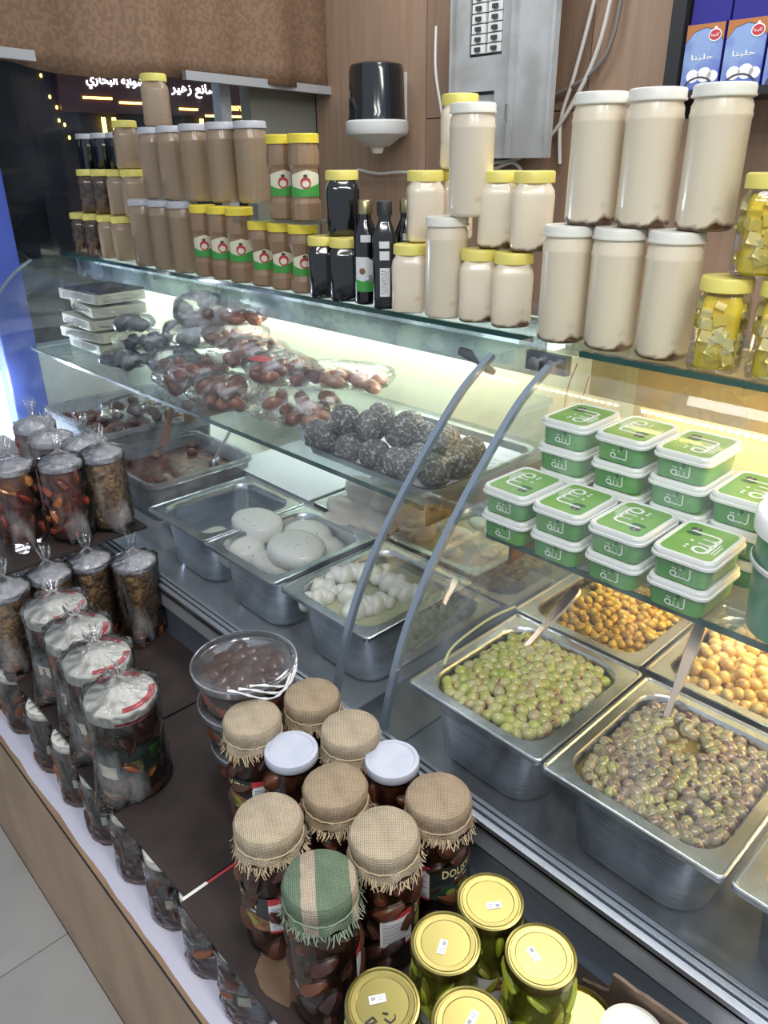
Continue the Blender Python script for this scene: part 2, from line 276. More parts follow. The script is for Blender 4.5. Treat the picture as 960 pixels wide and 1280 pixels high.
    black_tape=mat('black_tape', (.02, .025, .03), .4), lens=mat('photo_white', (.8, .8, .82), .5), knob=mat('steel_bolt', (.4, .38, .36), .3, 1), car=mat('dark_car', (.008, .009, .016), .25, coat=.5), window_glass=thin('window_glass', (.93, .95, .97), .35, .03, haze=.01),
)

# ------------------------------------------------------------------ geometry
class G:
    """Collects vertices and faces; build() links them as one mesh object."""
    def __init__(s): s.v = []; s.f = []; s.m = []
    def add(s, v, f, mi=0, T=None):
        n = len(s.v); s.v += [tuple(T @ Vector(p)) for p in v] if T else [tuple(p) for p in v]
        s.f += [tuple(i+n for i in q) for q in f]; s.m += [mi]*len(f); return s
    def box(s, a, b, mi=0, T=None, r=0):
        (x0, y0, z0), (x1, y1, z1) = a, b
        if r:
            return s.prism(rrect(x1-x0, y1-y0, r, 3), z0, z1, mi, (T or Matrix()) @ Matrix.Translation(((x0+x1)/2, (y0+y1)/2, 0)))
        return s.add([(x0, y0, z0), (x1, y0, z0), (x1, y1, z0), (x0, y1, z0), (x0, y0, z1), (x1, y0, z1), (x1, y1, z1), (x0, y1, z1)],
                     [(0, 3, 2, 1), (4, 5, 6, 7), (0, 1, 5, 4), (1, 2, 6, 5), (2, 3, 7, 6), (3, 0, 4, 7)], mi, T)
    def loft(s, loops, mi=0, T=None, cap0=True, cap1=True):
        n = len(loops[0]); v = [p for l in loops for p in l]; f = []
        for k in range(len(loops)-1):
            for i in range(n):
                j = (i+1) % n; f.append((k*n+i, k*n+j, (k+1)*n+j, (k+1)*n+i))
        if cap0: f.append(tuple(reversed(range(n))))
        if cap1: f.append(tuple(range((len(loops)-1)*n, len(loops)*n)))
        return s.add(v, f, mi, T)
    def prism(s, poly, z0, z1, mi=0, T=None): return s.loft([[(x, y, z0) for x, y in poly], [(x, y, z1) for x, y in poly]], mi, T)
    def lathe(s, prof, n=28, sq=None, mi=0, T=None, cap0=True, cap1=True, wob=None):
        loops = []
        for r, z in prof:
            l = []
            for i in range(n):
                a = 2*pi*i/n; c, d = cos(a), sin(a); k = 1
                if sq and r > 0: k = (abs(c)**sq + abs(d)**sq)**(-1/sq)*.94
                q = wob(a, z, r) if wob else 1
                l.append((r*k*q*c, r*k*q*d, z))
            loops.append(l)
        return s.loft(loops, mi, T, cap0, cap1)
    def ball(s, rx, ry, rz, n=10, k=6, mi=0, T=None, lump=0, seed=0):
        v = [(0, 0, -rz)]
        for j in range(1, k):
            p = -pi/2+pi*j/k
            for i in range(n): a = 2*pi*i/n; v.append((rx*cos(p)*cos(a), ry*cos(p)*sin(a), rz*sin(p)))
        v.append((0, 0, rz)); f = []
        for i in range(n): f.append((0, 1+(i+1) % n, 1+i)); f.append((len(v)-1, len(v)-1-n+i, len(v)-1-n+(i+1) % n))
        for j in range(k-2):
            for i in range(n): a = 1+j*n; f.append((a+i, a+(i+1) % n, a+n+(i+1) % n, a+n+i))
        if lump: v = [tuple(Vector(p)*(1+lump*noise.noise(Vector(p)/max(rx, ry, rz)*1.6+Vector((seed*7.3, seed*1.7, 0))))) for p in v]
        return s.add(v, f, mi, T)
    def tube(s, pts, r, n=8, mi=0, T=None):
        pts = [Vector(p) for p in pts]; loops = []
        up = Vector((.13, .21, .97))
        for i, p in enumerate(pts):
            d = (pts[min(i+1, len(pts)-1)]-pts[max(i-1, 0)]).normalized(); a = d.cross(up)
            if a.length < .05: a = d.cross(Vector((1, 0, 0)))
            a.normalize(); b = d.cross(a); rr = r[i] if isinstance(r, (list, tuple)) else r
            loops.append([tuple(p+(a*cos(2*pi*k/n)+b*sin(2*pi*k/n))*rr) for k in range(n)])
        return s.loft(loops, mi, T)
    def mesh(s, name, mats, smooth=True, ang=38):
        me = bpy.data.meshes.new(name); me.from_pydata(s.v, [], s.f)
        for m in (mats if isinstance(mats, (list, tuple)) else [mats]): me.materials.append(m)
        if any(s.m): me.polygons.foreach_set('material_index', s.m)
        if smooth: me.shade_smooth(); me.set_sharp_from_angle(angle=radians(ang))
        me.update(); return me
    def build(s, name, mats, parent=None, smooth=True, loc=None, ang=38):
        return link(name, s.mesh(name, mats, smooth, ang), parent, loc)
def link(name, me, parent=None, loc=None, rot=None, scale=None):
    o = bpy.data.objects.new(name, me); COL.objects.link(o)
    if parent: o.parent = parent
    if loc is not None: o.location = loc
    if rot is not None: o.rotation_euler = rot
    if scale is not None: o.scale = scale
    return o
def rrect(w, d, r, k=5):
    out = []
    for cx, cy, a0 in ((w/2-r, d/2-r, 0), (-w/2+r, d/2-r, 90), (-w/2+r, -d/2+r, 180), (w/2-r, -d/2+r, 270)):
        for i in range(k+1): a = radians(a0+90*i/k); out.append((cx+r*cos(a), cy+r*sin(a)))
    return out
def at3(poly, z): return [(x, y, z) for x, y in poly]
def tag(o, label, cat, group=None, kind=None):
    if label: o['label'] = label
    if cat: o['category'] = cat
    if group: o['group'] = group
    if kind: o['kind'] = kind
    return o
def thing(name, label, cat, loc=(0, 0, 0), rz=0, group=None):
    o = bpy.data.objects.new(name, None); COL.objects.link(o); o.location = loc; o.rotation_euler = (0, 0, rz); o.empty_display_size = .02
    return tag(o, label, cat, group)
def structure(o): o['kind'] = 'structure'; return o
KIDS = {}
def dup(root, loc, rz=0, label=None, group=None):
    if root.name not in KIDS:
        KIDS[root.name] = [(c, [g for g in bpy.data.objects if g.parent == c]) for c in bpy.data.objects if c.parent == root]
    r = root.copy(); COL.objects.link(r); r.location = loc; r.rotation_euler = (0, 0, rz)
    if label: r['label'] = label
    if group: r['group'] = group
    for c, gs in KIDS[root.name]:
        d = c.copy(); COL.objects.link(d); d.parent = r
        for g in gs: e = g.copy(); COL.objects.link(e); e.parent = d
    return r
class Kind:
    """First call builds the thing, later calls copy it."""
    def __init__(s, make): s.make = make; s.root = None
    def __call__(s, loc, rz, label, group=None):
        if s.root is None:
            s.root = s.make(); s.root.location = loc; s.root.rotation_euler = (0, 0, rz); s.root['label'] = label
            if group: s.root['group'] = group
            return s.root
        return dup(s.root, loc, rz, label, group)
def rot(x=0, y=0, z=0, loc=(0, 0, 0)): return Matrix.Translation(loc) @ Matrix.Rotation(z, 4, 'Z') @ Matrix.Rotation(y, 4, 'Y') @ Matrix.Rotation(x, 4, 'X')

# lettering: Arabic letters are put in their joined forms, right to left
FORMS = {}
for cp in range(0xFE80, 0xFEFD):
    d = unicodedata.decomposition(chr(cp)).split()
    if len(d) == 2: FORMS.setdefault(chr(int(d[1], 16)), {})[d[0][1:-1]] = chr(cp)
def shape(s):
    if not any(c in FORMS for c in s): return s
    out = []
    for i, c in enumerate(s):
        f = FORMS.get(c)
        if not f: out.append(c); continue
        pv = s[i-1] if i else ' '; nx = s[i+1] if i+1 < len(s) else ' '
        jp = 'initial' in FORMS.get(pv, {}) ; jn = nx in FORMS and 'initial' in f and 'final' in FORMS.get(nx, {})
        k = ('medial' if jn else 'final') if jp and 'final' in f else ('initial' if jn else 'isolated')
        out.append(f.get(k) or f.get('isolated') or c)
    return ''.join(reversed(out))
TXT = {}
def text_geo(s, bold=0.0):
    if (s, bold) not in TXT:
        c = bpy.data.curves.new('lettering', 'FONT'); c.body = shape(s); c.resolution_u = 2; c.offset = bold
        o = bpy.data.objects.new('lettering', c); me = o.to_mesh()
        v = [(p.co.x, p.co.y) for p in me.vertices]; f = [tuple(q.vertices) for q in me.polygons]
        o.to_mesh_clear(); bpy.data.objects.remove(o); bpy.data.curves.remove(c)
        x0, x1 = min(p[0] for p in v), max(p[0] for p in v); y0, y1 = min(p[1] for p in v), max(p[1] for p in v)
        TXT[(s, bold)] = ([((x-(x0+x1)/2)/(y1-y0), (y-(y0+y1)/2)/(y1-y0)) for x, y in v], f, (x1-x0)/(y1-y0))
    return TXT[(s, bold)]
def text_on(g, s, h, fn, width=None, bold=0.0, mi=0):
    """Adds lettering of height h to g; fn maps flat (u, v) to a point on the surface."""
    v, f, asp = text_geo(s, bold); kx = (width/asp) if width else h
    return g.add([fn(x*kx, y*h) for x, y in v], f, mi)
def on_cyl(R, a0, z0): return lambda u, v: (R*cos(a0+u/R), R*sin(a0+u/R), z0+v)
def patch(g, R, a0, a1, z0, z1, n=8, mi=0, top=None, bot=None):
    """Curved label on a cylinder between two angles; top/bot shape its edges."""
    v = []; f = []
    for i in range(n+1):
        t = i/n; a = a0+(a1-a0)*t
        v += [(R*cos(a), R*sin(a), z0+(bot(t) if bot else 0)), (R*cos(a), R*sin(a), z1+(top(t) if top else 0))]
    for i in range(n): f.append((2*i, 2*i+2, 2*i+3, 2*i+1))
    return g.add(v, f, mi)
def smooth_path(p, k=6):
    p = [Vector(q) for q in p]; out = []
    for i in range(len(p)-1):
        a, b_, c_, d_ = p[max(i-1, 0)], p[i], p[i+1], p[min(i+2, len(p)-1)]
        for j in range(k):
            t = j/k; out.append(.5*((2*b_)+(c_-a)*t+(2*a-5*b_+4*c_-d_)*t*t+(3*b_-a-3*c_+d_)*t**3))
    return out+[p[-1]]
def ribbon(g, pts, w, fn, mi=0):
    pts = smooth_path([(x, y, 0) for x, y in pts], 4); v = []; f = []; n = len(pts)
    for i, p in enumerate(pts):
        d = (pts[min(i+1, n-1)]-pts[max(i-1, 0)]).normalized(); q = Vector((-d.y, d.x, 0))*w/2
        v += [fn(*(p+q).xy), fn(*(p-q).xy)]
    for i in range(n-1): f.append((2*i, 2*i+1, 2*i+3, 2*i+2))
    return g.add(v, f, mi)
def round_word(g, w, h, fn, th):
    # the monoline word on the tubs: tall first letter, a tooth, a closing loop with two dots, all one rounded stroke
    S = lambda *p: [((x-.5)*w, (y-.4)*h) for x, y in p]
    ribbon(g, S((.97, 1.0), (.97, .6), (.97, .2), (.92, .03), (.82, .0), (.74, .05), (.71, .2), (.71, .45), (.71, .2), (.67, .04), (.58, 0), (.49, .05), (.46, .2), (.46, .48), (.46, .25), (.42, .05), (.34, .0), (.18, .0), (.06, .08), (.03, .24), (.09, .40), (.2, .44), (.29, .36), (.30, .2), (.26, .02)), th, fn)
    for x, y in ((.12, .68), (.24, .68), (.50, .70)): g.add(*blob2d(lambda u, v: fn((x-.5)*w+u, (y-.4)*h+v), th*1.2, th*1.2, 10))
    return g
def blob2d(fn, w, h, n=16):
    v = [fn(0, 0)]+[fn(w/2*cos(2*pi*i/n), h/2*sin(2*pi*i/n)) for i in range(n)]
    return v, [(0, 1+i, 1+(i+1) % n) for i in range(n)]

# ------------------------------------------------------------------ setting: floor, walls, window
random.seed(4)
fl = structure(G().box((-4.2, -2.4, -.05), (1.2, 3.2, -.006)).build('floor', M['grout'], smooth=False))
tm = G().box((-.2985, -.2985, -.006), (.2985, .2985, 0)).mesh('floor_tile', M['tile'], False)
for i in range(-6, 2):
    for j in range(-4, 5): link('floor_tile', tm, fl, (-1.351+.3+.6*i, -.03+.6*j, 0))
YB = 2.5
wb = structure(G().box((-3.1, YB+.012, 0), (1.2, YB+.1, 2.8)).build('wall_back', M['dark_edge'], smooth=False))
def wpanel(x0, x1, m, z0=.0, z1=2.8): G().box((x0+.002, YB, z0), (x1-.002, YB+.014, z1)).build('wall_panel', m, wb, False)
wpanel(-3.06, -2.365, M['wall_wood']); wpanel(-2.365, -1.62, M['wall_wood_dark'], 0, 1.745); wpanel(-2.365, -1.62, M['wall_wood_dark'], 1.749)
wpanel(-1.62, -.9, M['wall_wood']); wpanel(-.9, -.2, M['wall_wood']); wpanel(-.2, .5, M['wall_wood'])
XW = -3.06
wl = structure(G().box((XW-.1, -.6, 0), (XW, YB, .9)).build('wall_left', M['white_plastic'], smooth=False))
win = structure(thing('window_1', None, None))
g = G()
for y in (-.6, .75, 2.02): g.box((XW-.07, y-.025, .9), (XW-.01, y+.025, 2.8))
g.box((XW-.07, -.6, .9), (XW-.01, YB, .95)); g.build('window_frame', M['alu_pale'], win, False)
G().box((XW-.08, 2.14, .9), (XW-.005, YB, 2.8)).build('window_column', mat('grey_green_column', (.23, .235, .20), .6), win, False)
for y0, y1 in ((-.575, .725), (.775, 1.995)): G().box((XW-.045, y0, .95), (XW-.04, y1, 2.8)).build('window_pane', M['window_glass'], win, False)
# the street beyond the window, at night
structure(G().box((-16.1, -8, -.2), (-16, 16, 8)).build('street_backdrop', M['night'], smooth=False))
structure(G().box((-16, -8, -.2), (-3.2, 16, -.15)).build('street_ground', M['night'], smooth=False))
sg = thing('shop_front', 'dark shop front across the street with red sign, white lettering and yellow lights', 'shop front', (-6.5, 3.2, 2.2))
# the board faces +X and stands parallel to the window
G().box((-.05, -.42, -.24), (0, 1.4, .35)).build('board', M['sign_red'], sg, False)
g = G(); fn = lambda u, v: (.006, .08+u, -.02+v); text_on(g, 'الشواية البخاري', .11, fn, .55, .02); g.build('lettering', M['sign_white'], sg, False)
g = G(); fn = lambda u, v: (.006, .80+u, -.05+v); text_on(g, 'مصانع زهير', .11, fn, .52, .02); g.build('lettering', M['sign_white'], sg, False)
g = G(); fn = lambda u, v: (.006, 1.21+u, -.17+v); text_on(g, '05087979 2', .04, fn, .21, .01)
for y0, y1, z in ((-.24, .0, -.135), (.06, .31, -.16), (.60, .78, -.19), (.85, 1.38, -.235)): g.box((.002, y0, z-.010), (.01, y1, z+.006))
g.box((.002, 1.375, -.235), (.01, 1.387, -.05)); tag(g.build('light_strip', M['neon'], sg, False), None, None, kind='stuff')
G().box((.002, 1.0, -.19), (.01, 1.08, -.14)).build('phone_mark', M['sign_white'], sg, False)
G().box((-.16, -.62, -2.35), (-.06, 1.9, 1.3)).build('facade', M['night'], sg, False)
lt = G().box((-.05, 0, 0), (-.02, .022, .11)).mesh('light_tube', M['neon'], False)
for y, z in ((-.09, -.38), (0, -.38), (.82, -.37), (1.26, -.37)): link('light_tube', lt, sg, (0, y, z))
bl = G().ball(.009, .009, .014).mesh('bulb', M['neon'])
for y, z in ((-.52, 0), (-.48, -.14), (-.44, -.21), (-.34, -.22), (-.44, -.30), (-.40, -.33), (-.38, -.42)): link('bulb', bl, sg, (-.045, y, z))
c = thing('car', 'dark car parked outside the window with bright headlamps', 'car', (-11.9, 5.2, -.1), radians(76))
g = G(); sec = [(-1.9, .35), (-1.95, .7), (-1.2, .9), (-.6, 1.35), (.6, 1.38), (1.3, .95), (1.95, .85), (2.0, .35)]
g.loft([[(x*.9, -.78, z) for x, z in sec], [(x, -.6, z) for x, z in sec], [(x, .6, z) for x, z in sec], [(x*.9, .78, z) for x, z in sec]]); g.build('body', M['car'], c)
for x in (-1.25, 1.25):
    for y in (-.72, .72): G().lathe([(.3, -.1), (.32, -.05), (.32, .05), (.3, .1)], 20, T=rot(pi/2, 0, 0, (x, y, .32))).build('wheel', M['dark_edge'], c)
for y in (-.55, .55): G().ball(.05, .09, .06, T=Matrix.Translation((-1.93, y, .66))).build('headlamp', M['sign_white'], c)

# roller blind in front of the window
b = thing('roller_blind', 'brown damask roller blind with pale bottom bar and bead chain at the window', 'blind', (-2.97, 0, 0))
g = G(); v = []; f = []; ny, nz = 60, 12
for j in range(nz+1):
    for i in range(ny+1):
        y = .7+1.84*i/ny; t = 1-j/nz; sag = -.035*math.exp(-((y-1.42)/.26)**2)*t
        v.append((.035*sin(y*9)*t+.018*sin(y*23+1)*(.3+.7*t), y, 2.75-(2.75-1.93+(.028*(y-.7)))*t+sag))
for j in range(nz):
    for i in range(ny): a = j*(ny+1)+i; f.append((a, a+1, a+ny+2, a+ny+1))
g.add(v, f); o = g.build('fabric', M['blind'], b); sm = o.modifiers.new('thickness', 'SOLIDIFY'); sm.thickness = .003
for y0, y1, z0, z1 in ((.7, 1.2, 1.945, 1.93), (1.77, 2.53, 1.905, 1.882)):
    G().loft([[(-.008, y0, z0-.018), (.022, y0, z0-.018), (.022, y0, z0+.014), (-.008, y0, z0+.014)], [(-.008, y1, z1-.018), (.022, y1, z1-.018), (.022, y1, z1+.014), (-.008, y1, z1+.014)]]).build('bottom_bar', M['plastic_grey'], b, False)
g = G()
for i in range(115): g.ball(.0042, .0042, .0042, 5, 4, T=Matrix.Translation((.03, 2.53, 2.75-i*.0098)))
tag(g.build('bead_chain', M['plastic_grey'], b), None, None, kind='stuff')

# blue post and the bright tube beside it
p = tag(G().box((-.045, -.062, 0), (.045, .062, 1.885), r=.008).build('steel_post', M['blue_post'], loc=(-3.0, .955, 0)), 'blue painted steel post at the far end of the counter', 'post')
tag(G().box((-.02, -.03, .62), (.02, .03, 1.02)).build('tube_light', M['white_tube'], loc=(-3.0, .82, 0), smooth=False), 'bright white vertical tube light behind the blue post', 'light')

area('tube_glow', (-2.965, .82, .86), (.06, .4), 11, (.80, .87, 1), (0, radians(-90), 0))
# paper towel dispenser
d = thing('towel_dispenser', 'black domed paper towel dispenser with white base on the wood wall', 'dispenser', (-2.52, 2.375, 1.648))
G().lathe([(.118, .095), (.114, .12), (.110, .27), (.104, .29), (.085, .298), (0, .30)], 32, cap0=True).build('cover', M['black_gloss'], d)
G().lathe([(.05, .0), (.09, .03), (.124, .045), (.130, .06), (.128, .09), (.115, .098)], 32).build('base', M['white_plastic'], d)
G().box((-.05, .06, .05), (.05, .124, .27)).build('wall_plate', M['white_plastic'], d, False)
G().lathe([(.02, -.025), (.028, -.01), (.03, .004)], 14).build('paper_tip', M['lid_white'], d)

# electrical enclosure
e = thing('breaker_panel', 'open grey electrical breaker panel with rows of switches on the wall', 'panel', (-2.005, 2.5, 1.60))
g = G(); g.box((-.15, -.10, 0), (-.14, 0, .95)); g.box((.14, -.10, 0), (.15, 0, .95)); g.box((-.15, -.10, 0), (.15, 0, .012)); g.box((-.14, -.012, 0), (.14, 0, .95)); g.build('enclosure', M['box_grey'], e, False)
# inner cover is a frame round two openings
g = G(); g.box((-.14, -.08, .01), (.14, -.07, .12)); g.box((-.14, -.08, .22), (.14, -.07, .33)); g.box((-.14, -.08, .12), (-.08, -.07, .22)); g.box((.05, -.08, .12), (.14, -.07, .22)); g.box((-.14, -.08, .33), (-.075, -.07, .94)); g.box((.075, -.08, .33), (.14, -.07, .94)); g.build('inner_cover', M['box_grey'], e, False)
G().box((-.07, -.055, .13), (.045, -.05, .21)).build('meter_back', M['print_white'], e, False)
for x in (-.058, .012): G().box((x, -.066, .135), (x+.028, -.055, .185)).build('blue_relay', mat('relay_blue', (.03, .10, .42), .4), e, False)
bk = G(); bk.box((0, -.075, 0), (.062, -.05, .027)); bm = bk.mesh('breaker', M['white_plastic'], False); tg = G().box((.020, -.084, .007), (.042, -.075, .019)).mesh('toggle', M['print_dark'], False)
for k in range(18):
    for x in (-.068, .006): q = link('breaker', bm, e, (x, 0, .34+.031*k)); link('toggle', tg, q)
T = rot(0, 0, radians(-12), (.155, -.10, 0))
g = G().box((0, -.012, .0), (.205, 0, .95), T=T); g.box((.19, -.022, 0), (.205, -.012, .95), T=T); g.box((0, -.03, 0), (.012, 0, .95), T=T); g.build('door', M['box_grey'], e, False)
for z in (.12, .5): G().lathe([(.006, 0), (.006, .05)], 8, T=T @ Matrix.Translation((.0, -.03, z))).build('hinge', M['knob'], e)
G().box((.165, -.025, .60), (.185, -.012, .66), T=T).build('latch', M['knob'], e, False)

def cable(pts, r, m, label):
    return tag(G().tube(smooth_path(pts), r, 7).build('wall_cable', m), label, 'cable')
cable([(-1.58, 2.475, 2.3), (-1.60, 2.475, 2.1), (-1.66, 2.475, 1.85), (-1.70, 2.475, 1.72), (-1.69, 2.475, 1.58)], .0065, M['cable'], 'white cable hanging straight down beside the breaker panel door')
cable([(-1.54, 2.48, 2.3), (-1.55, 2.475, 2.05), (-1.60, 2.47, 1.86), (-1.72, 2.465, 1.68), (-1.86, 2.46, 1.60), (-1.98, 2.46, 1.585)], .007, M['cable'], 'white cable curving in under the breaker panel')
cable([(-1.50, 2.48, 2.3), (-1.52, 2.475, 1.98), (-1.58, 2.47, 1.86), (-1.72, 2.48, 1.80), (-1.85, 2.49, 1.78)], .007, M['cable_grey'], 'grey cable sweeping behind the breaker panel door')
cable([(-2.1, 2.47, 1.59), (-1.98, 2.46, 1.565), (-1.88, 2.45, 1.585), (-1.84, 2.46, 1.55), (-1.9, 2.47, 1.53), (-2.0, 2.46, 1.55)], .006, M['cable'], 'loose white cable loop below the breaker panel')
cable([(-2.27, 2.45, 2.05), (-2.25, 2.43, 1.9), (-2.22, 2.44, 1.74), (-2.23, 2.46, 1.6)], .005, M['cable'], 'thin pale wire down the near side of the breaker panel')
cable([(-2.75, 2.47, 1.56), (-2.62, 2.47, 1.545), (-2.5, 2.47, 1.55), (-2.35, 2.47, 1.55)], .006, M['cable'], 'white cable along the wall below the towel dispenser')

# wall shelf with blue cartons
s = thing('wall_shelf', 'dark framed wall shelf holding blue cartons', 'shelf', (0, 0, 0))
G().box((-1.215, 2.25, 1.70), (-1.175, 2.5, 2.5)).build('upright', M['dark_edge'], s, False)
G().box((-1.175, 2.25, 1.745), (-.3, 2.5, 1.765)).build('board', M['dark_edge'], s, False)
def carton(lower):
    t = thing('carton', '-', 'carton'); h = .155
    G().box((-.053, -.04, 0), (.053, .04, h)).build('box', M['carton_blue'], t, False)
    fn = lambda u, v: (u, -.0408, v)
    if lower:
        G().add([fn(-.052, .0), fn(.052, 0), fn(.052, .11), fn(.03, .135), fn(0, .143), fn(-.03, .135), fn(-.052, .11)], [(0, 1, 2, 3, 4, 5, 6)]).build('sky_picture', M['carton_sky'], t, False)
        G().add([fn(-.052, .112), fn(-.03, .1365), fn(0, .1445), fn(.03, .1365), fn(.052, .112), fn(.052, .153), fn(-.052, .153)], [(0, 1, 2, 6), (2, 3, 4, 5), (2, 5, 6)]).build('orange_band', M['carton_orange'], t, False)
        fn2 = lambda u, v: (u, -.0414, v+.075); g = G(); text_on(g, 'حلبنا', .016, fn2, .06, .01); g.build('lettering', M['print_white'], t, False)
        g = G()
        for cx, cz, r in ((-.02, .032, .018), (.012, .034, .02), (.036, .03, .015)): g.add(*blob2d(lambda u, v, cx=cx, cz=cz: (cx+u, -.0412, cz+v), r*2, r*1.8))
        g.build('dollops', M['lens'], t, False)
        g = G(); n = 14; g.add([(x*cos(pi*i/n), -.0416, x*.7*sin(pi*i/n)) for i in range(n+1) for x in (.038, .044)], [(2*i, 2*i+1, 2*i+3, 2*i+2) for i in range(n)]); g.build('bowl_rim', M['print_dark'], t, False)
    ez = .125 if lower else .085; ex = .028 if lower else 0
    g = G(); g.add(*blob2d(lambda u, v: (ex+u, -.0420, ez+v), .036, .030)); g.build('emblem', M['print_white'], t, False)
    g = G(); g.add(*blob2d(lambda u, v: (ex+u, -.0423, ez+v), .031, .024)); g.build('emblem_fill', M['red'], t, False)
    g = G(); text_on(g, 'كليجا', .009, lambda u, v: (ex+u, -.0427, ez+v), .022, .01); g.add(*blob2d(lambda u, v: (ex+u, -.0426, ez+.016+v), .008, .008)); g.build('emblem_lettering', M['print_white'], t, False)
    return t
cl, cu = Kind(lambda: carton(True)), Kind(lambda: carton(False))
for k in range(5):
    w = ['nearest the dark upright', 'second from the dark upright', 'third from the dark upright', 'fourth from the dark upright', 'fifth from the dark upright'][k]
    cl((-1.115+.112*k, 2.30, 1.766), 0, 'pale blue sky-print carton standing on the wall shelf, '+w)
    cu((-1.112+.112*k, 2.31, 1.922), 0, 'deep blue carton with red emblem lying upper row, '+w)

# ------------------------------------------------------------------ plinth and cardboard tiers
pl = thing('wooden_plinth', 'wood laminate plinth with white paper top along the floor', 'plinth')
G().box((-3.04, .27, 0), (-.05, .285, .47)).build('front_board', M['plinth_wood'], pl, False)
G().box((-3.04, .285, .44), (-.05, .62, .466)).build('top_board', M['plinth_wood'], pl, False)
G().box((-3.04, .2685, .4685), (-.05, .2712, .4709)).build('edge_strip', M['dark_edge'], pl, False)
g = G(); v = []; f = []; random.seed(2)
for i in range(61):
    for j in range(4): v.append((-3.03+2.96*i/60, .277+.112*j+(.004*random.random() if j == 0 else 0), .4708+.0025*random.random()))
for i in range(60):
    for j in range(3): a = i*4+j; f.append((a, a+4, a+5, a+1))
g.add(v, f).build('paper_cover', M['paper'], pl, ang=60)
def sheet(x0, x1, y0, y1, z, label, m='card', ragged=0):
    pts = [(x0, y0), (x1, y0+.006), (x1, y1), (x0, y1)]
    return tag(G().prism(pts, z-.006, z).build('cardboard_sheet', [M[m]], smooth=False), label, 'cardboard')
ZB = .635
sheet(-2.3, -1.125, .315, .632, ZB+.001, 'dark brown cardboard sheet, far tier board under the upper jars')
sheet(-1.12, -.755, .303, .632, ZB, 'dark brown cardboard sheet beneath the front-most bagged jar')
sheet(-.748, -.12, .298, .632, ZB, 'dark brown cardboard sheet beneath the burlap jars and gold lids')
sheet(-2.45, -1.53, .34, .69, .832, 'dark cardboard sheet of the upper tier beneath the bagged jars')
t = thing('cardboard_patch', 'torn raw brown patch on the front cardboard sheet corner', 'cardboard', (-.560, .338, ZB+.0005))
g = G(); random.seed(8); n = 18; g.add([(0, 0, .0008)]+[(.034*(1+.6*random.random())*cos(2*pi*i/n), .022*(1+.5*random.random())*sin(2*pi*i/n), .0008) for i in range(n)], [(0, 1+i, 1+(i+1) % n) for i in range(n)]).build('torn_liner', M['card_raw'], t, False)
e_ = [o for o in bpy.data.objects if o.name == 'cardboard_sheet.001'][0]
G().box((-.7535, .33, ZB-.0045), (-.7485, .41, ZB-.0016)).build('torn_red_edge', M['red'], e_, False)
G().box((-.7545, .304, ZB-.004), (-.7475, .345, ZB-.0012)).build('torn_white_edge', M['lid_white'], e_, False)
# supports under the boards stay real: the jars themselves carry them. A carton closes the front corner.
c = thing('carton_box', 'open brown carton with torn flap behind the gold lidded jars', 'carton', (-.225, .578, ZB))
G().prism([(-.05, -.03), (.09, -.03), (.09, .035), (-.05, .035)], 0, .005).build('base', M['card_top'], c, False)
T = rot(radians(12), radians(-6), 0, (0, .03, .0)); g = G(); n = 14; random.seed(5)
poly = [(-.05, 0), (.09, 0)]+[(.09-.14*i/n, .095+.004*random.random()-.0012*i*(1 if i > 9 else 0)*4) for i in range(n+1)]
g.loft([[(x, -.002, z) for x, z in poly], [(x, .002, z) for x, z in poly]], T=T).build('flap', M['card_top'], c, False)

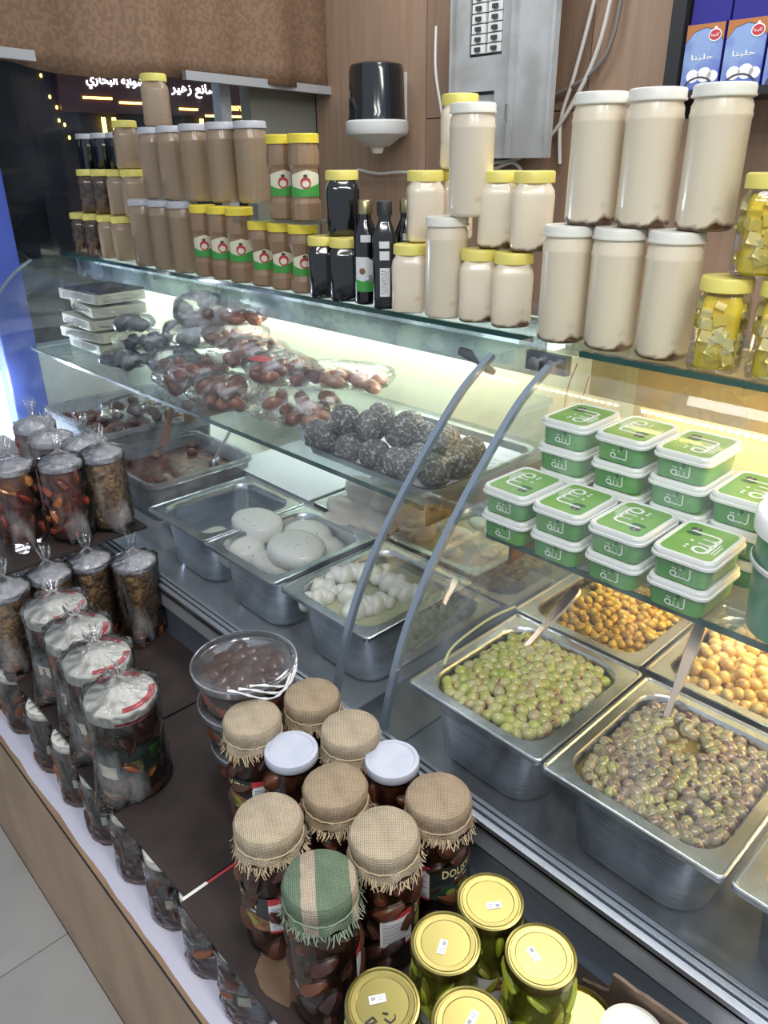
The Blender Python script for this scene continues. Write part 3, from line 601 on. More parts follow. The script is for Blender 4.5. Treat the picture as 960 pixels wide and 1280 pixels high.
# ------------------------------------------------------------------ display cases
def curve_yz(off=0):  # curved glass section (y, z), from the rail up to the counter glass
    pts = [(.660, .762), (.680, .84), (.712, .926), (.762, 1.012), (.828, 1.097), (.902, 1.178), (.972, 1.244), (1.045, 1.288)]
    return [(y+off, z) for y, z in pts]
def arc_pts(off=0): return [(q[1], q[2]) for q in smooth_path([(0, y, z) for y, z in curve_yz(off)], 4)]
def display_case(x0, x1, label, warm, top_y):
    t = thing('display_case', label, 'display case')
    g = G(); g.box((x0, .652, .12), (x1, 1.36, .70)); g.build('base', M['panel_blue'], t, False)
    G().box((x0, .635, .702), (x1, .665, .742)).build('front_strip', M['alu_pale'], t, False)
    G().box((x0, .645, .60), (x1, .655, .70)).build('lower_panel', M['panel_blue'], t, False)
    g = G()
    for k, (y, w, h) in enumerate(((.632, .010, .012), (.6445, .007, .016), (.6535, .006, .019))): g.box((x0, y, .742), (x1, y+w, .742+h))
    g.box((x0, .632, .738), (x1, .668, .746)); g.build('rail', M['alu'], t, False)
    g = G(); g.box((x0, .668, .700), (x1, 1.345, .703)); g.box((x0, .664, .70), (x1, .668, .745)); g.build('bed', M['bed_dark' if warm else 'bed'], t, False)
    back = M['case_back_warm'] if warm else M['case_back']
    G().box((x0, 1.345, .70), (x1, 1.36, 1.296)).build('back_panel', back, t, False)
    # counter glass on top with a dark polished edge
    G().box((x0, top_y+.003, 1.291), (x1, 1.46, 1.300)).build('counter_glass', M['glass_shelf'], t, False)
    G().box((x0, top_y, 1.2905), (x1, top_y+.003, 1.3005)).build('polished_edge', M['glass_edge'], t, False)
    G().box((x0, top_y+.045, 1.215), (x1, top_y+.05, 1.290)).build('valance', M['valance_warm' if warm else 'valance'], t, False)
    if not warm: G().box((x0, 1.30, 1.262), (x1, 1.345, 1.290)).build('lamp_housing', M['alu_pale'], t, False)
    a = arc_pts(); g = G(); n = len(a)
    v = [(x, y, z) for y, z in a for x in (x0+.004, x1)]; g.add(v, [(2*i, 2*i+1, 2*i+3, 2*i+2) for i in range(n-1)]); g.build('front_glass', M['glass_dirty'], t)
    # glass shelf on brackets
    sx0, sx1 = (x0+.012, x1) if warm else (x0+.3, x1-.006)
    G().box((sx0, .886, 1.037), (sx1, 1.30, 1.045)).build('glass_shelf', M['glass_shelf'], t, False)
    G().box((sx0, .883, 1.0365), (sx1, .886, 1.0455)).build('shelf_edge', M['glass_edge'], t, False)
    for x in ((sx0+.02,) if warm else (sx1-.03, (sx0+sx1)/2)):
        q = G().prism([(0, 0), (.006, 0), (.006, .42), (0, .42)], -.055, 0, T=Matrix.Translation((x-.003, .925, 1.037))); o = q.build('shelf_bracket', M['rust'], t, False)
        G().lathe([(.006, 0), (.006, .005)], 8, T=rot(0, pi/2, 0, (x+.003, .955, 1.012))).build('bolt', M['knob'], o)
    return t
def end_pane(t, x):
    a = arc_pts(); poly = a+[(1.30, 1.288), (1.30, .705), (.70, .705)]
    g = G(); g.loft([[(x-.003, y, z) for y, z in poly], [(x+.003, y, z) for y, z in poly]]); g.build('end_glass', M['glass'], t, False)
    g = G(); n = len(a); loops = []
    for i, (y, z) in enumerate(a):
        dy, dz = a[min(i+1, n-1)][0]-a[max(i-1, 0)][0], a[min(i+1, n-1)][1]-a[max(i-1, 0)][1]; L_ = hypot(dy, dz); ny, nz = -dz/L_, dy/L_
        loops.append([(x-.0055, y+ny*.004, z+nz*.004), (x+.0055, y+ny*.004, z+nz*.004), (x+.0055, y-ny*.006, z-nz*.006), (x-.0055, y-ny*.006, z-nz*.006)])
    g.loft(loops); g.build('edge_trim', M['glass_edge_blue'], t)
LC = display_case(-2.93, -.825, 'refrigerated display case of cheese pans and bagged meats with cool light', False, 1.165)
RC = display_case(-.700, .35, 'refrigerated display case of olive pans and green tubs with warm light', True, 1.128)
end_pane(LC, -.822); end_pane(LC, -2.925); end_pane(RC, -.703)
# bridging strip between the two cases and the clamp that joins their counter glasses
G().box((-.825, .652, .12), (-.700, 1.36, .70)).build('filler', M['panel_blue'], RC, False)
G().box((-.820, .635, .702), (-.703, .668, .746)).build('rail_joint', M['alu'], RC, False)
G().box((-.820, .668, .700), (-.705, 1.345, .704)).build('joint_tray', M['steel_dark'], RC, False)
G().box((-.825, 1.345, .70), (-.700, 1.36, 1.29)).build('joint_back', M['case_back'], RC, False)
G().box((-.825, 1.125, 1.2915), (-.703, 1.46, 1.2995)).build('joint_glass', M['glass_shelf'], RC, False)
q = G().box((-.80, 1.115, 1.255), (-.715, 1.13, 1.288)).build('clamp', M['steel_dark'], RC, False)
for x in (-.775, -.74): G().lathe([(.012, 0), (.012, .012), (.006, .014)], 12, T=rot(pi/2, 0, 0, (x, 1.116, 1.270))).build('bolt', M['knob'], q)
# LED strips: boards with rows of tiny diodes, and the light they give
G().box((-2.9, 1.262, 1.256), (-.84, 1.30, 1.268)).build('led_tube', M['led_cool'], LC, False)
for x in (-2.4, -1.8, -1.2): area('cool_case_light', (x, 1.27, 1.252), (.58, .03), 1.05, (.92, 1, .86), (radians(-12), 0, 0))
for y, z, zz in ((1.19, 1.286, 1.2855), (1.335, 1.16, 1.16)):
    o = G().box((-.68, y-.006, z-.004), (.33, y+.006, z)).build('led_strip', M['strip_board'], RC, False); g = G()
    for k in range(66): x = -.67+.0152*k; g.box((x-.003, y-.009, z-.007), (x+.003, y+.004, z-.0035))
    tag(g.build('diodes', M['led_warm'], o, False), None, None, kind='stuff')
for x in (-.45, -.05): area('warm_case_light', (x, 1.20, 1.275), (.38, .02), .9, (1, .86, .58))
area('warm_case_light', (.02, 1.22, 1.255), (.3, .08), 6.5, (1, .62, .20), (0, radians(35), 0))
# cables and tape inside the left case near the joint
tag(G().tube(smooth_path([(-.83, 1.335, 1.22), (-.845, 1.33, 1.16), (-.85, 1.335, 1.08), (-.84, 1.335, 1.0)]), .0015, 5).build('red_wire', M['wire_red']), 'thin red wire running down the case back near the joint', 'wire')
tag(G().tube(smooth_path([(-.80, 1.335, 1.20), (-.81, 1.33, 1.13), (-.815, 1.335, 1.05)]), .0012, 5).build('dark_wire', M['wire_red']), 'second thin reddish wire beside the red wire', 'wire')
g = G(); random.seed(3)
g.tube([(-.985, 1.15, 1.252), (-.965, 1.15, 1.248), (-.94, 1.15, 1.236), (-.915, 1.152, 1.228), (-.90, 1.154, 1.222)], [.009, .011, .004, .010, .006], 6)
tag(g.build('tape_scrap', M['black_tape']), 'scrap of black tape stuck under the counter glass', 'tape')

# ------------------------------------------------------------------ jars on the counter glass
ZC = 1.3005
def lid_geo(r, h, ridges=True):
    n = 40; return G().lathe([(r*.97, 0), (r, .001), (r, h*.82), (r*.97, h*.96), (r*.9, h), (0, h)], n, wob=(lambda a, z, rr: 1+(.012 if int(a/(2*pi)*n+.5) % 2 and 0 < z < h*.9 else 0)) if ridges else None)
def tall_jar(body, lid):
    t = thing('jar', '-', 'jar')
    G().lathe([(.036, 0), (.0405, .003), (.0425, .008), (.0425, .150), (.0435, .153), (.0435, .157), (.0425, .160), (.0425, .168), (.039, .176), (.039, .180)], 32).build('jar_body', M[body], t)
    o = lid_geo(.0425, .018).build('lid', M[lid], t, loc=(0, 0, .178)); G().lathe([(.0445, 0), (.0445, .003)], 36).build('lid_rim', M[lid], o, loc=(0, 0, .001))
    return t
def small_jar(body, lid):
    t = thing('jar', '-', 'jar')
    G().lathe([(.034, 0), (.039, .003), (.0415, .010), (.0405, .05), (.0415, .095), (.0395, .106), (.033, .116), (.033, .122)], 36, sq=4.5).build('jar_body', M[body], t)
    lid_geo(.0375, .021).build('lid', M[lid], t, loc=(0, 0, .1175))
    return t
TJ = {k: Kind(lambda k=k: tall_jar(*k)) for k in (('cream', 'lid_white'), ('cream_plain', 'lid_white'), ('tan', 'lid_grey'), ('black_syrup', 'lid_grey'))}
SJ = {k: Kind(lambda k=k: small_jar(*k)) for k in (('cream', 'lid_yellow'), ('cream_plain', 'lid_yellow'), ('tan', 'lid_yellow'), ('fig', 'lid_yellow'), ('black_syrup', 'lid_yellow'))}
HT, HS = .196, .139
def put(kind, x, y, z, label, group, rz=None): return kind((x, y, z), face_cam((x, y))+random.uniform(-.15, .15) if rz is None else rz, label, group)
GC = 'cream jars on the counter glass'
for k, (x, y) in enumerate(((-.776, 1.182), (-.682, 1.188), (-.585, 1.190))):
    w = ['beside the small yellow lidded jars', 'middle of its row of three', 'beside the yellow oil jars'][k]
    put(TJ['cream', 'lid_white'], x, y, ZC, 'tall cream jar with white lid, bottom row, '+w, GC)
for k, (x, y) in enumerate(((-.750, 1.200), (-.655, 1.202), (-.553, 1.204))):
    w = ['nearest the breaker panel', 'middle of its row of three', 'below the blue cartons']
    put(TJ['cream', 'lid_white'], x, y, ZC+HT+.001, 'tall cream jar with white lid, top row, '+w[k], GC)
put(SJ['cream_plain', 'lid_yellow'], -1.176, 1.203, ZC, 'small cream jar with yellow lid beside the black bottles', GC)
put(SJ['cream_plain', 'lid_yellow'], -1.180, 1.248, ZC+HS+.001, 'small cream jar with yellow lid stacked beside the tall stack, above the black bottle', GC)
put(TJ['cream_plain', 'lid_white'], -1.080, 1.207, ZC, 'tall cream jar with white lid between small jars, standing on the counter glass', GC)
put(TJ['cream_plain', 'lid_white'], -1.035, 1.222, ZC+HT+.001, 'tall cream jar with white lid topmost in front of the breaker panel', GC)
put(SJ['cream_plain', 'lid_yellow'], -1.19, 1.335, ZC, 'small cream jar with yellow lid in the back row on the counter glass', GC)
put(SJ['cream_plain', 'lid_yellow'], -1.155, 1.322, ZC+HS*2+.002, 'small cream jar with yellow lid behind the topmost tall white-lidded jar', GC)
put(SJ['cream_plain', 'lid_yellow'], -1.17, 1.33, ZC+HS+.001, 'small cream jar with yellow lid, hidden middle of the back stack', GC)
put(SJ['cream', 'lid_yellow'], -1.004, 1.222, ZC, 'small cream jar with yellow lid, bottom of pair, beside the tall white-lidded jar', GC)
put(SJ['cream', 'lid_yellow'], -.922, 1.224, ZC, 'small cream jar with yellow lid, bottom of pair, beside the big tall jars', GC)
put(SJ['cream', 'lid_yellow'], -.987, 1.254, ZC+HS+.001, 'small cream jar with yellow lid, upper of pair, beside the topmost tall jar', GC)
put(SJ['cream', 'lid_yellow'], -.903, 1.246, ZC+HS+.001, 'small cream jar with yellow lid, upper of pair, beside the big tall jars', GC)
# syrup, fig and tahini jars further along
for k, (x, y) in enumerate(((-1.462, 1.200), (-1.388, 1.204))): put(SJ['black_syrup', 'lid_yellow'], x, y, ZC, 'small black syrup jar with yellow lid on the counter glass, '+['beside the waisted jars', 'beside the bottles'][k], 'black syrup jars')
put(SJ['black_syrup', 'lid_yellow'], -1.43, 1.235, ZC+HS+.001, 'black syrup jar with yellow lid stacked on the pair of syrup jars', 'black syrup jars')
GT = 'tan paste jars on the counter glass'
for k, x in enumerate((-2.345, -2.222, -2.105)): put(TJ['tan', 'lid_grey'], x, 1.205, ZC, 'tall tan paste jar with grey lid, bottom row, '+['beside small yellow lids', 'middle', 'beside labelled spread jars'][k], GT)
for k, (x, y) in enumerate(((-2.31, 1.25), (-2.19, 1.245), (-2.055, 1.24), (-1.925, 1.245), (-1.83, 1.27))):
    put(TJ['tan', 'lid_grey'], x, y, ZC+HT+.001, 'tall tan paste jar with grey lid, top row, '+['first beside the yellow lids', 'second along', 'third along, middle', 'fourth along', 'last beside the labelled jars'][k], GT)
for k, (x, m) in enumerate(((-2.86, 'fig'), (-2.755, 'fig'), (-2.64, 'tan'), (-2.535, 'tan'))):
    n = ['dark fig jar', 'dark fig jar', 'small tan paste jar', 'small tan paste jar'][k]; w = ['outer', 'inner', 'outer', 'inner'][k]
    put(SJ[m, 'lid_yellow'], x, 1.225, ZC, n+' with yellow lid, bottom row far end, '+w+' of two', 'small jars at the far end')
for k, (x, m) in enumerate(((-2.80, 'fig'), (-2.69, 'fig'), (-2.575, 'tan'), (-2.47, 'tan'))):
    n = ['dark fig jar', 'dark fig jar', 'small tan paste jar', 'small tan paste jar'][k]; w = ['outer', 'inner', 'outer', 'inner'][k]
    put(SJ[m, 'lid_yellow'], x, 1.25, ZC+HS+.001, n+' with yellow lid, second row far end, '+w+' of two', 'small jars at the far end')
put(SJ['tan', 'lid_yellow'], -2.50, 1.26, ZC+2*HS+.002, 'small tan paste jar with yellow lid on the second row', 'small jars at the far end')
put(SJ['tan', 'lid_yellow'], -2.30, 1.27, ZC+2*HT+.002, 'tan paste jar with yellow lid standing alone above the tall jars', 'small jars at the far end')
for k, (x, y, z) in enumerate(((-2.93, 1.32, 0), (-2.83, 1.33, 0), (-2.73, 1.34, 0), (-2.93, 1.33, 1), (-2.83, 1.34, 1), (-2.73, 1.35, 1), (-2.63, 1.36, 1), (-2.63, 1.35, 0))):
    put(TJ['black_syrup', 'lid_grey'], x, y, ZC+z*(HT+.001), 'tall black syrup jar with grey lid, far end, '+['bottom', 'top'][z]+' row, '+['outermost', 'second', 'third', 'innermost'][(0, 1, 2, 0, 1, 2, 3, 3)[k]], 'tall syrup jars at the far end')
# waisted and ribbed spread jars with printed labels
def spread_jar(big):
    t = thing('spread_jar', '-', 'jar'); s = 1.0
    if big: prof = [(.032, 0), (.036, .004), (.037, .04), (.033, .05), (.033, .115), (.037, .125), (.037, .15), (.034, .165), (.034, .172)]; R, z0, z1, H = .0335, .055, .113, .170
    else: prof = [(.030, 0), (.036, .006), (.036, .03), (.029, .045), (.028, .085), (.030, .095), (.037, .118), (.036, .130), (.033, .138), (.033, .142)]; R, z0, z1, H = .0300, .043, .094, .140
    G().lathe(prof, 12).build('jar_body', M['brown_spread'], t, ang=20)
    G().lathe([(.037, 0), (.037, .018), (.035, .020), (0, .020)], 32).build('lid', M['lid_gold_yellow'], t, loc=(0, 0, H))
    lb = patch(G(), R, -1.25, 1.25, z0, z1, 12, top=lambda t_: -.010*abs(2*t_-1)).build('label', M['label_cream'], t)
    patch(G(), R+.0005, -1.25, 1.25, z0, z0+.016, 12, top=lambda t_: .022*abs(t_-.35)).build('green_band', M['label_green'], lb)
    g = G(); g.add(*blob2d(on_cyl(R+.0008, -.1, z0+.030), .026, .026)); g.build('medallion', M['red'], lb)
    g = G(); g.add(*blob2d(on_cyl(R+.0011, -.1, z0+.028), .017, .015)); g.build('picture', M['label_cream'], lb)
    g = G(); g.add(*blob2d(on_cyl(R+.0010, -.1, z0+.045), .010, .007)); g.build('crest', M['print_dark'], lb)
    return t
bigj, midj = Kind(lambda: spread_jar(True)), Kind(lambda: spread_jar(False))
for k, x in enumerate((-1.995, -1.905, -1.815)): put(bigj, x, 1.205, ZC, 'labelled brown spread jar with yellow lid, standing beside the tan jars, '+['first of three', 'middle of three', 'last of three'][k], 'labelled spread jars')
for k, x in enumerate((-1.715, -1.628, -1.545)): put(midj, x, 1.205, ZC, 'waisted brown spread jar with green label on the glass, '+['first of three', 'middle of three', 'beside the syrup jars'][k], 'labelled spread jars')
b2 = tag(G().box((-1.80, 1.17, ZC+.1615), (-1.47, 1.30, ZC+.1645)).build('glass_plate', M['glass_shelf'], smooth=False), 'small glass plate lying across the waisted spread jars', 'plate')
for k, x in enumerate((-1.640, -1.553)): put(bigj, x, 1.225, ZC+.166, 'large brown spread jar with yellow lid stacked on the waisted jars, '+['outer of two', 'beside the syrup jar'][k], 'labelled spread jars')
# black bottles
def bottle(cap):
    t = thing('bottle', '-', 'bottle')
    G().lathe([(.022, 0), (.027, .003), (.028, .01), (.028, .125), (.027, .15), (.016, .178), (.0145, .183), (.0145, .20)], 28, sq=6 if cap == 'black' else None).build('bottle_body', M['black_syrup'], t)
    G().lathe([(.0165, 0), (.0165, .026), (.015, .028), (0, .028)], 28).build('cap', M['dark_edge' if cap == 'black' else 'tin'], t, loc=(0, 0, .192))
    R = .0285
    if cap == 'black':
        for z0, z1 in ((.128, .142), (.104, .122)): patch(G(), R, -.5, .35, z0, z1).build('price_sticker', M['label_white'], t)
        lb = patch(G(), R, -.55, .4, .028, .088).build('label', M['label_white'], t)
        g = G(); random.seed(6)
        for q in range(9):
            z = .036+.0055*q; g.tube([on_cyl(R+.0006, -.08, z)(u*.004+random.uniform(-.001, .001), random.uniform(-.002, .002)) for u in (-1.6, -.8, 0, .8, 1.5)], .0005, 4)
        g.build('handwriting', M['print_dark'], lb)
    else:
        patch(G(), R, -.4, .4, .135, .15).build('price_sticker', M['label_white'], t)
        lb = patch(G(), R, -.9, .6, .03, .10, 10, top=lambda u: .004-.03*max(0, u-.7)).build('label', M['label_white'], t)
        patch(G(), R+.0005, -.9, .6, .03, .052, 10, top=lambda u: .012*abs(u-.4)).build('green_band', M['label_green'], lb)
        patch(G(), R+.0006, .2, .5, .052, .066, 4).build('printed_code', M['print_grey'], lb)
        g = G(); g.add(*blob2d(on_cyl(R+.0006, -.3, .074), .014, .014)); g.build('picture', M['brown_print'], lb)
    return t
bb, bg = Kind(lambda: bottle('black')), Kind(lambda: bottle('gold'))
put(bb, -1.243, 1.190, ZC, 'square black bottle with black cap and handwritten label', 'black bottles on the counter glass', face_cam((-1.24, 1.19)))
put(bg, -1.315, 1.20, ZC, 'black bottle with gold cap and green white label', 'black bottles on the counter glass', face_cam((-1.31, 1.2)))
put(bg, -1.275, 1.29, ZC, 'black bottle with gold cap standing behind the other bottles', 'black bottles on the counter glass')
# cheese cubes in oil
cube_m = G().box((-.5, -.5, -.5), (.5, .5, .5)).mesh('cheese_cube', M['feta'], False)
def oil_jar():
    t = thing('oil_jar', '-', 'jar'); s = 4.5
    G().lathe([(.034, 0), (.039, .003), (.0415, .010), (.0405, .05), (.0415, .095), (.0395, .106), (.033, .116), (.033, .122)], 36, sq=s).build('jar_glass', M['jar_glass'], t)
    G().lathe([(.026, .003), (.031, .008), (.031, .10), (.026, .112)], 28, sq=s).build('oil', M['oil'], t)
    random.seed(11)
    for k in range(46):
        a = 2*pi*random.random(); z = .014+.094*((k+.5)/46); c_, d_ = cos(a), sin(a); kk = (abs(c_)**s+abs(d_)**s)**(-1/s)*.0275
        if z > .1: kk *= .8
        w = random.uniform(.013, .018)
        link('cheese_cube', cube_m, t, (kk*c_, kk*d_, z), [random.uniform(-.5, .5) for _ in range(3)], (w, w, w*random.uniform(.7, 1)))
    lid_geo(.0375, .021).build('lid', M['lid_yellow'], t, loc=(0, 0, .1175))
    return t
oj = Kind(oil_jar); GO = 'jars of cheese cubes in oil'
put(oj, -.487, 1.170, ZC, 'jar of cheese cubes in yellow oil, bottom, beside the tall cream jar', GO)
put(oj, -.400, 1.175, ZC, 'jar of cheese cubes in yellow oil, bottom, at the frame edge', GO)
put(oj, -.452, 1.183, ZC+HS+.001, 'jar of cheese cubes in yellow oil, second up in the stack', GO)
put(oj, -.365, 1.19, ZC+HS+.001, 'jar of cheese cubes in yellow oil, second up, cut by frame edge', GO)
put(oj, -.430, 1.195, ZC+2*HS+.002, 'jar of cheese cubes in yellow oil, topmost of the stack', GO)

# ------------------------------------------------------------------ green tubs on the glass shelf
ZS = 1.0455
def tub():
    t = thing('tub', '-', 'tub'); w, d, h = .082, .112, .0405
    G().loft([at3(rrect(w*.86, d*.9, .012), 0), at3(rrect(w*.90, d*.93, .012), .002), at3(rrect(w*.97, d*.975, .014), h-.006)]).build('tub_body', M['tub_green'], t, ang=30)
    g = G(); g.loft([at3(rrect(w*1.03, d*1.02, .014), h-.010), at3(rrect(w*1.08, d*1.055, .016), h-.0095), at3(rrect(w*1.08, d*1.055, .016), h-.006), at3(rrect(w*1.04, d*1.03, .015), h-.005), at3(rrect(w*1.04, d*1.03, .015), h), at3(rrect(w*1.0, d*1.0, .014), h+.003), at3(rrect(w*.92, d*.94, .012), h+.003), at3(rrect(w*.90, d*.925, .011), h+.0015)])
    ld = g.build('lid', M['tub_lid'], t, ang=30)
    G().prism(rrect(w*.86, d*.89, .010), h+.0018, h+.0022).build('top_print', M['tub_print'], ld, False)
    # lettering on the lid reads from the tub's far side along +x
    g = round_word(G(), .062, .042, lambda u, v: (.004-v, u-.006, h+.0026), .0042); g.build('lettering', M['print_white'], ld, False)
    g = G(); g.add(*blob2d(lambda u, v: (-.018+u, .030+v, h+.0025), .016, .012)); g.build('seal', M['print_dark'], ld, False)
    g = G(); text_on(g, 'عربية', .005, lambda u, v: (-.018-v, .030+u, h+.0028), .012); g.build('seal_lettering', M['print_gold'], ld, False)
    g = G()
    for q in range(3): g.box((.022+.004*q, -.03, h+.0024), (.0235+.004*q, .012-.006*q, h+.0027))
    g.build('small_print', M['print_white'], ld, False)
    g = G(); g.add(*blob2d(lambda u, v: (-.016+u, .016+v, h+.00235), .022, .012)); g.build('leaf', M['leaf'], ld, False)
    sl = w*.9/2
    def side(u, v): z = .0015+v; return (u, -(d*(.93+.045*z/h)/2)-.0012, z)
    for q in (0, pi):
        Tq = Matrix.Rotation(q, 4, 'Z'); fs = lambda u, v: tuple(Tq @ Vector(side(u, v)))
        g = round_word(G(), .028, .017, lambda u, v: fs(u+.002, v+.014), .0020); g.build('side_lettering', M['print_white'], t, False)
        g = G(); g.add(*blob2d(lambda u, v: fs(u+.006, v+.024), .005, .007)); g.build('side_leaf', M['leaf'], t, False)
    return t
tb = Kind(tub); TP = .0440; GB = 'green cheese tubs on the glass shelf'
rowname = ['stack beside the end glass', 'second stack from the end glass', 'third stack from the end glass', 'stack beside the bucket']
for k, x in enumerate((-.651, -.556, -.459, -.362)):
    for j in range(2): tb((x, .928, ZS+j*TP), random.uniform(-.02, .02)+(pi if j and k < 3 else 0), 'green tub with white lid, front row, '+rowname[k]+', '+['lower', 'top'][j], GB)
for k, (x, n) in enumerate(((-.634, 4), (-.533, 4), (-.436, 4), (-.345, 3))):
    for j in range(n): tb((x+.003*sin(j*2.1), 1.048 if k < 3 else 1.052, ZS+j*TP), random.uniform(-.02, .02)+(pi if k == 1 and j == 3 else 0), 'green tub with white lid, back row, '+rowname[k]+', '+['lowest', 'second up', 'third up', 'topmost'][j], GB)
bk = thing('bucket', 'green plastic bucket with pale lid standing beside the tubs', 'bucket', (-.222, .945, ZS), radians(-100))
G().lathe([(.062, 0), (.066, .003), (.074, .135), (.075, .150)], 36).build('bucket_body', M['bucket_green'], bk)
G().lathe([(.0745, .092), (.0765, .094), (.077, .099), (.0755, .101)], 36, cap0=False, cap1=False).build('body_rib', M['tub_lid'], bk)
o = G().lathe([(.076, .136), (.080, .138), (.081, .158), (.078, .163), (.071, .163), (.070, .159)], 36).build('lid', M['tub_lid'], bk)
G().lathe([(.066, .1592), (.066, .1600)], 36).build('top_print', M['bucket_yellow'], o)
aa = -pi/2+radians(30)-radians(0)
def bfn(z0, a0): return lambda u, v: (lambda R: (R*cos(a0+u/.07), R*sin(a0+u/.07), z0+v))(.063+.0825*(z0+v)-.0005)
g = round_word(G(), .085, .055, bfn(.058, .30), .008); g.build('lettering', M['print_white'], bk, False)
g = G(); g.add(*blob2d(bfn(.117, .05), .030, .027)); o = g.build('seal', M['print_dark'], bk, False)
g = G(); text_on(g, 'عربية', .010, lambda u, v: tuple(Vector(bfn(.117, .05)(u, v))*1.004), .024, .012); g.build('seal_lettering', M['print_gold'], o, False)
g = G(); g.add(*blob2d(lambda u, v: bfn(.050, -.15)(u+v*.2, v), .012, .032)); g.build('leaf', M['leaf'], bk, False)
G().tube(smooth_path([(.0, .078, .145), (.03, .088, .11), (.05, .075, .08), (.065, .05, .075)]), .0012, 6).build('handle', M['tub_lid'], bk)

# ------------------------------------------------------------------ steel pans and what is in them
ZP = .850
def pan():
    t = thing('steel_pan', '-', 'pan'); w, d, D = .252, .286, .143
    L0 = [at3(rrect(w, d, .010, 6), -.008), at3(rrect(w, d, .010, 6), -.001), at3(rrect(w-.003, d-.003, .009, 6), 0), at3(rrect(w-.008, d-.008, .008, 6), 0), at3(rrect(w-.012, d-.012, .007, 6), -.002), at3(rrect(w-.040, d-.040, .042, 6), -.002),
          at3(rrect(w-.046, d-.046, .042, 6), -.006), at3(rrect(w-.050, d-.050, .042, 6), -.020), at3(rrect(w-.064, d-.064, .046, 6), -D+.012), at3(rrect(w-.084, d-.084, .04, 6), -D)]
    g = G(); g.loft(L0, cap0=False)
    g.loft([at3(rrect(w-.002, d-.002, .009, 6), -.008), at3(rrect(w-.040, d-.040, .042, 6), -.0045), at3(rrect(w-.046, d-.046, .044, 6), -.020), at3(rrect(w-.060, d-.060, .048, 6), -D+.012), at3(rrect(w-.080, d-.080, .042, 6), -D-.0015)], cap0=False)
    g.build('pan_body', M['steel'], t)
    return t
pk = Kind(pan)
PX = dict(green=(-.557, .838), striped=(-.299, .833), extra=(-.041, .836), amber=(-.570, 1.128), pale=(-.312, 1.134), cheese=(-.937, .868), braid=(-.937, .868), moz=(-1.203, .862), empty=(-1.462, .866), brine=(-.945, 1.166), rolls=(-1.206, 1.166))
PL = dict(green='steel pan holding green pitted olives', striped='steel pan holding dark striped olives', extra='steel pan of chilli olives at the frame edge beside the striped olives', amber='steel pan holding small amber olives under the glass shelf', pale='steel pan holding pale orange olives behind the striped olives',
          braid='steel pan holding braided white cheese in brine', moz='steel pan holding speckled white cheese rounds', empty='nearly empty steel pan beside the speckled cheese', brine='steel pan of cloudy creamy brine behind the braided cheese', rolls='steel pan holding stacked white cheese rolls under the glass shelf')
for k in PL: pk((*PX[k], ZP+(.002 if k in ('moz', 'striped') else 0)), 0, PL[k], 'steel pans in the display cases')
def inner(w, d): return rrect(.252-.056, .286-.056, .042, 6)
def liquid(k, z, m, label, cat='brine', bumpy=0, w=.203, d=.237):
    c = PX[k]; ring = rrect(w, d, .042, 6); g = G(); random.seed(hash(k) % 7 if False else len(k)); v = [(0, 0, 0)]; f = []; n = len(ring)
    for s_ in (.33, .66, 1): v += [(x*s_, y*s_, bumpy*(1-s_)*1+bumpy*.4*random.uniform(-1, 1)*(s_ < 1)) for x, y in ring]
    for i in range(n):
        j = (i+1) % n; f.append((0, 1+i, 1+j))
        for q in range(2): a = 1+q*n; f.append((a+i, a+n+i, a+n+j, a+j))
    return tag(g.add(v, f).build('brine', M[m], loc=(c[0], c[1], z), ang=80), label, cat, kind='stuff')
liquid('green', ZP-.018, 'brine_green', 'olive green brine between the green pitted olives')
liquid('striped', ZP-.0175, 'brine_amber', 'amber brine pooled among the dark striped olives')
liquid('amber', ZP-.028, 'brine_amber', 'golden brine around the small amber olives')
liquid('pale', ZP-.026, 'brine_orange', 'pale orange brine around the pale olives')
liquid('extra', ZP-.030, 'chilli', 'orange chilli oil in the pan at the frame edge')
liquid('braid', ZP-.030, 'brine_milky', 'cloudy yellow green brine around the braided cheese')
liquid('moz', ZP-.060, 'brine_milky', 'cloudy brine below the speckled cheese rounds', w=.19, d=.224)
liquid('brine', ZP-.028, 'brine_cream', 'cloudy cream brine with floating curds')
liquid('empty', ZP-.125, 'brine_milky', 'thin cloudy brine left in the nearly empty pan', w=.18, d=.212)
liquid('rolls', ZP-.05, 'brine_cream', 'creamy brine below the white cheese rolls', w=.192, d=.226)
def in_rr(x, y, w, d, r):
    ax, ay = abs(x)-(w/2-r), abs(y)-(d/2-r)
    return abs(x) < w/2 and abs(y) < d/2 and (ax < 0 or ay < 0 or hypot(ax, ay) < r)
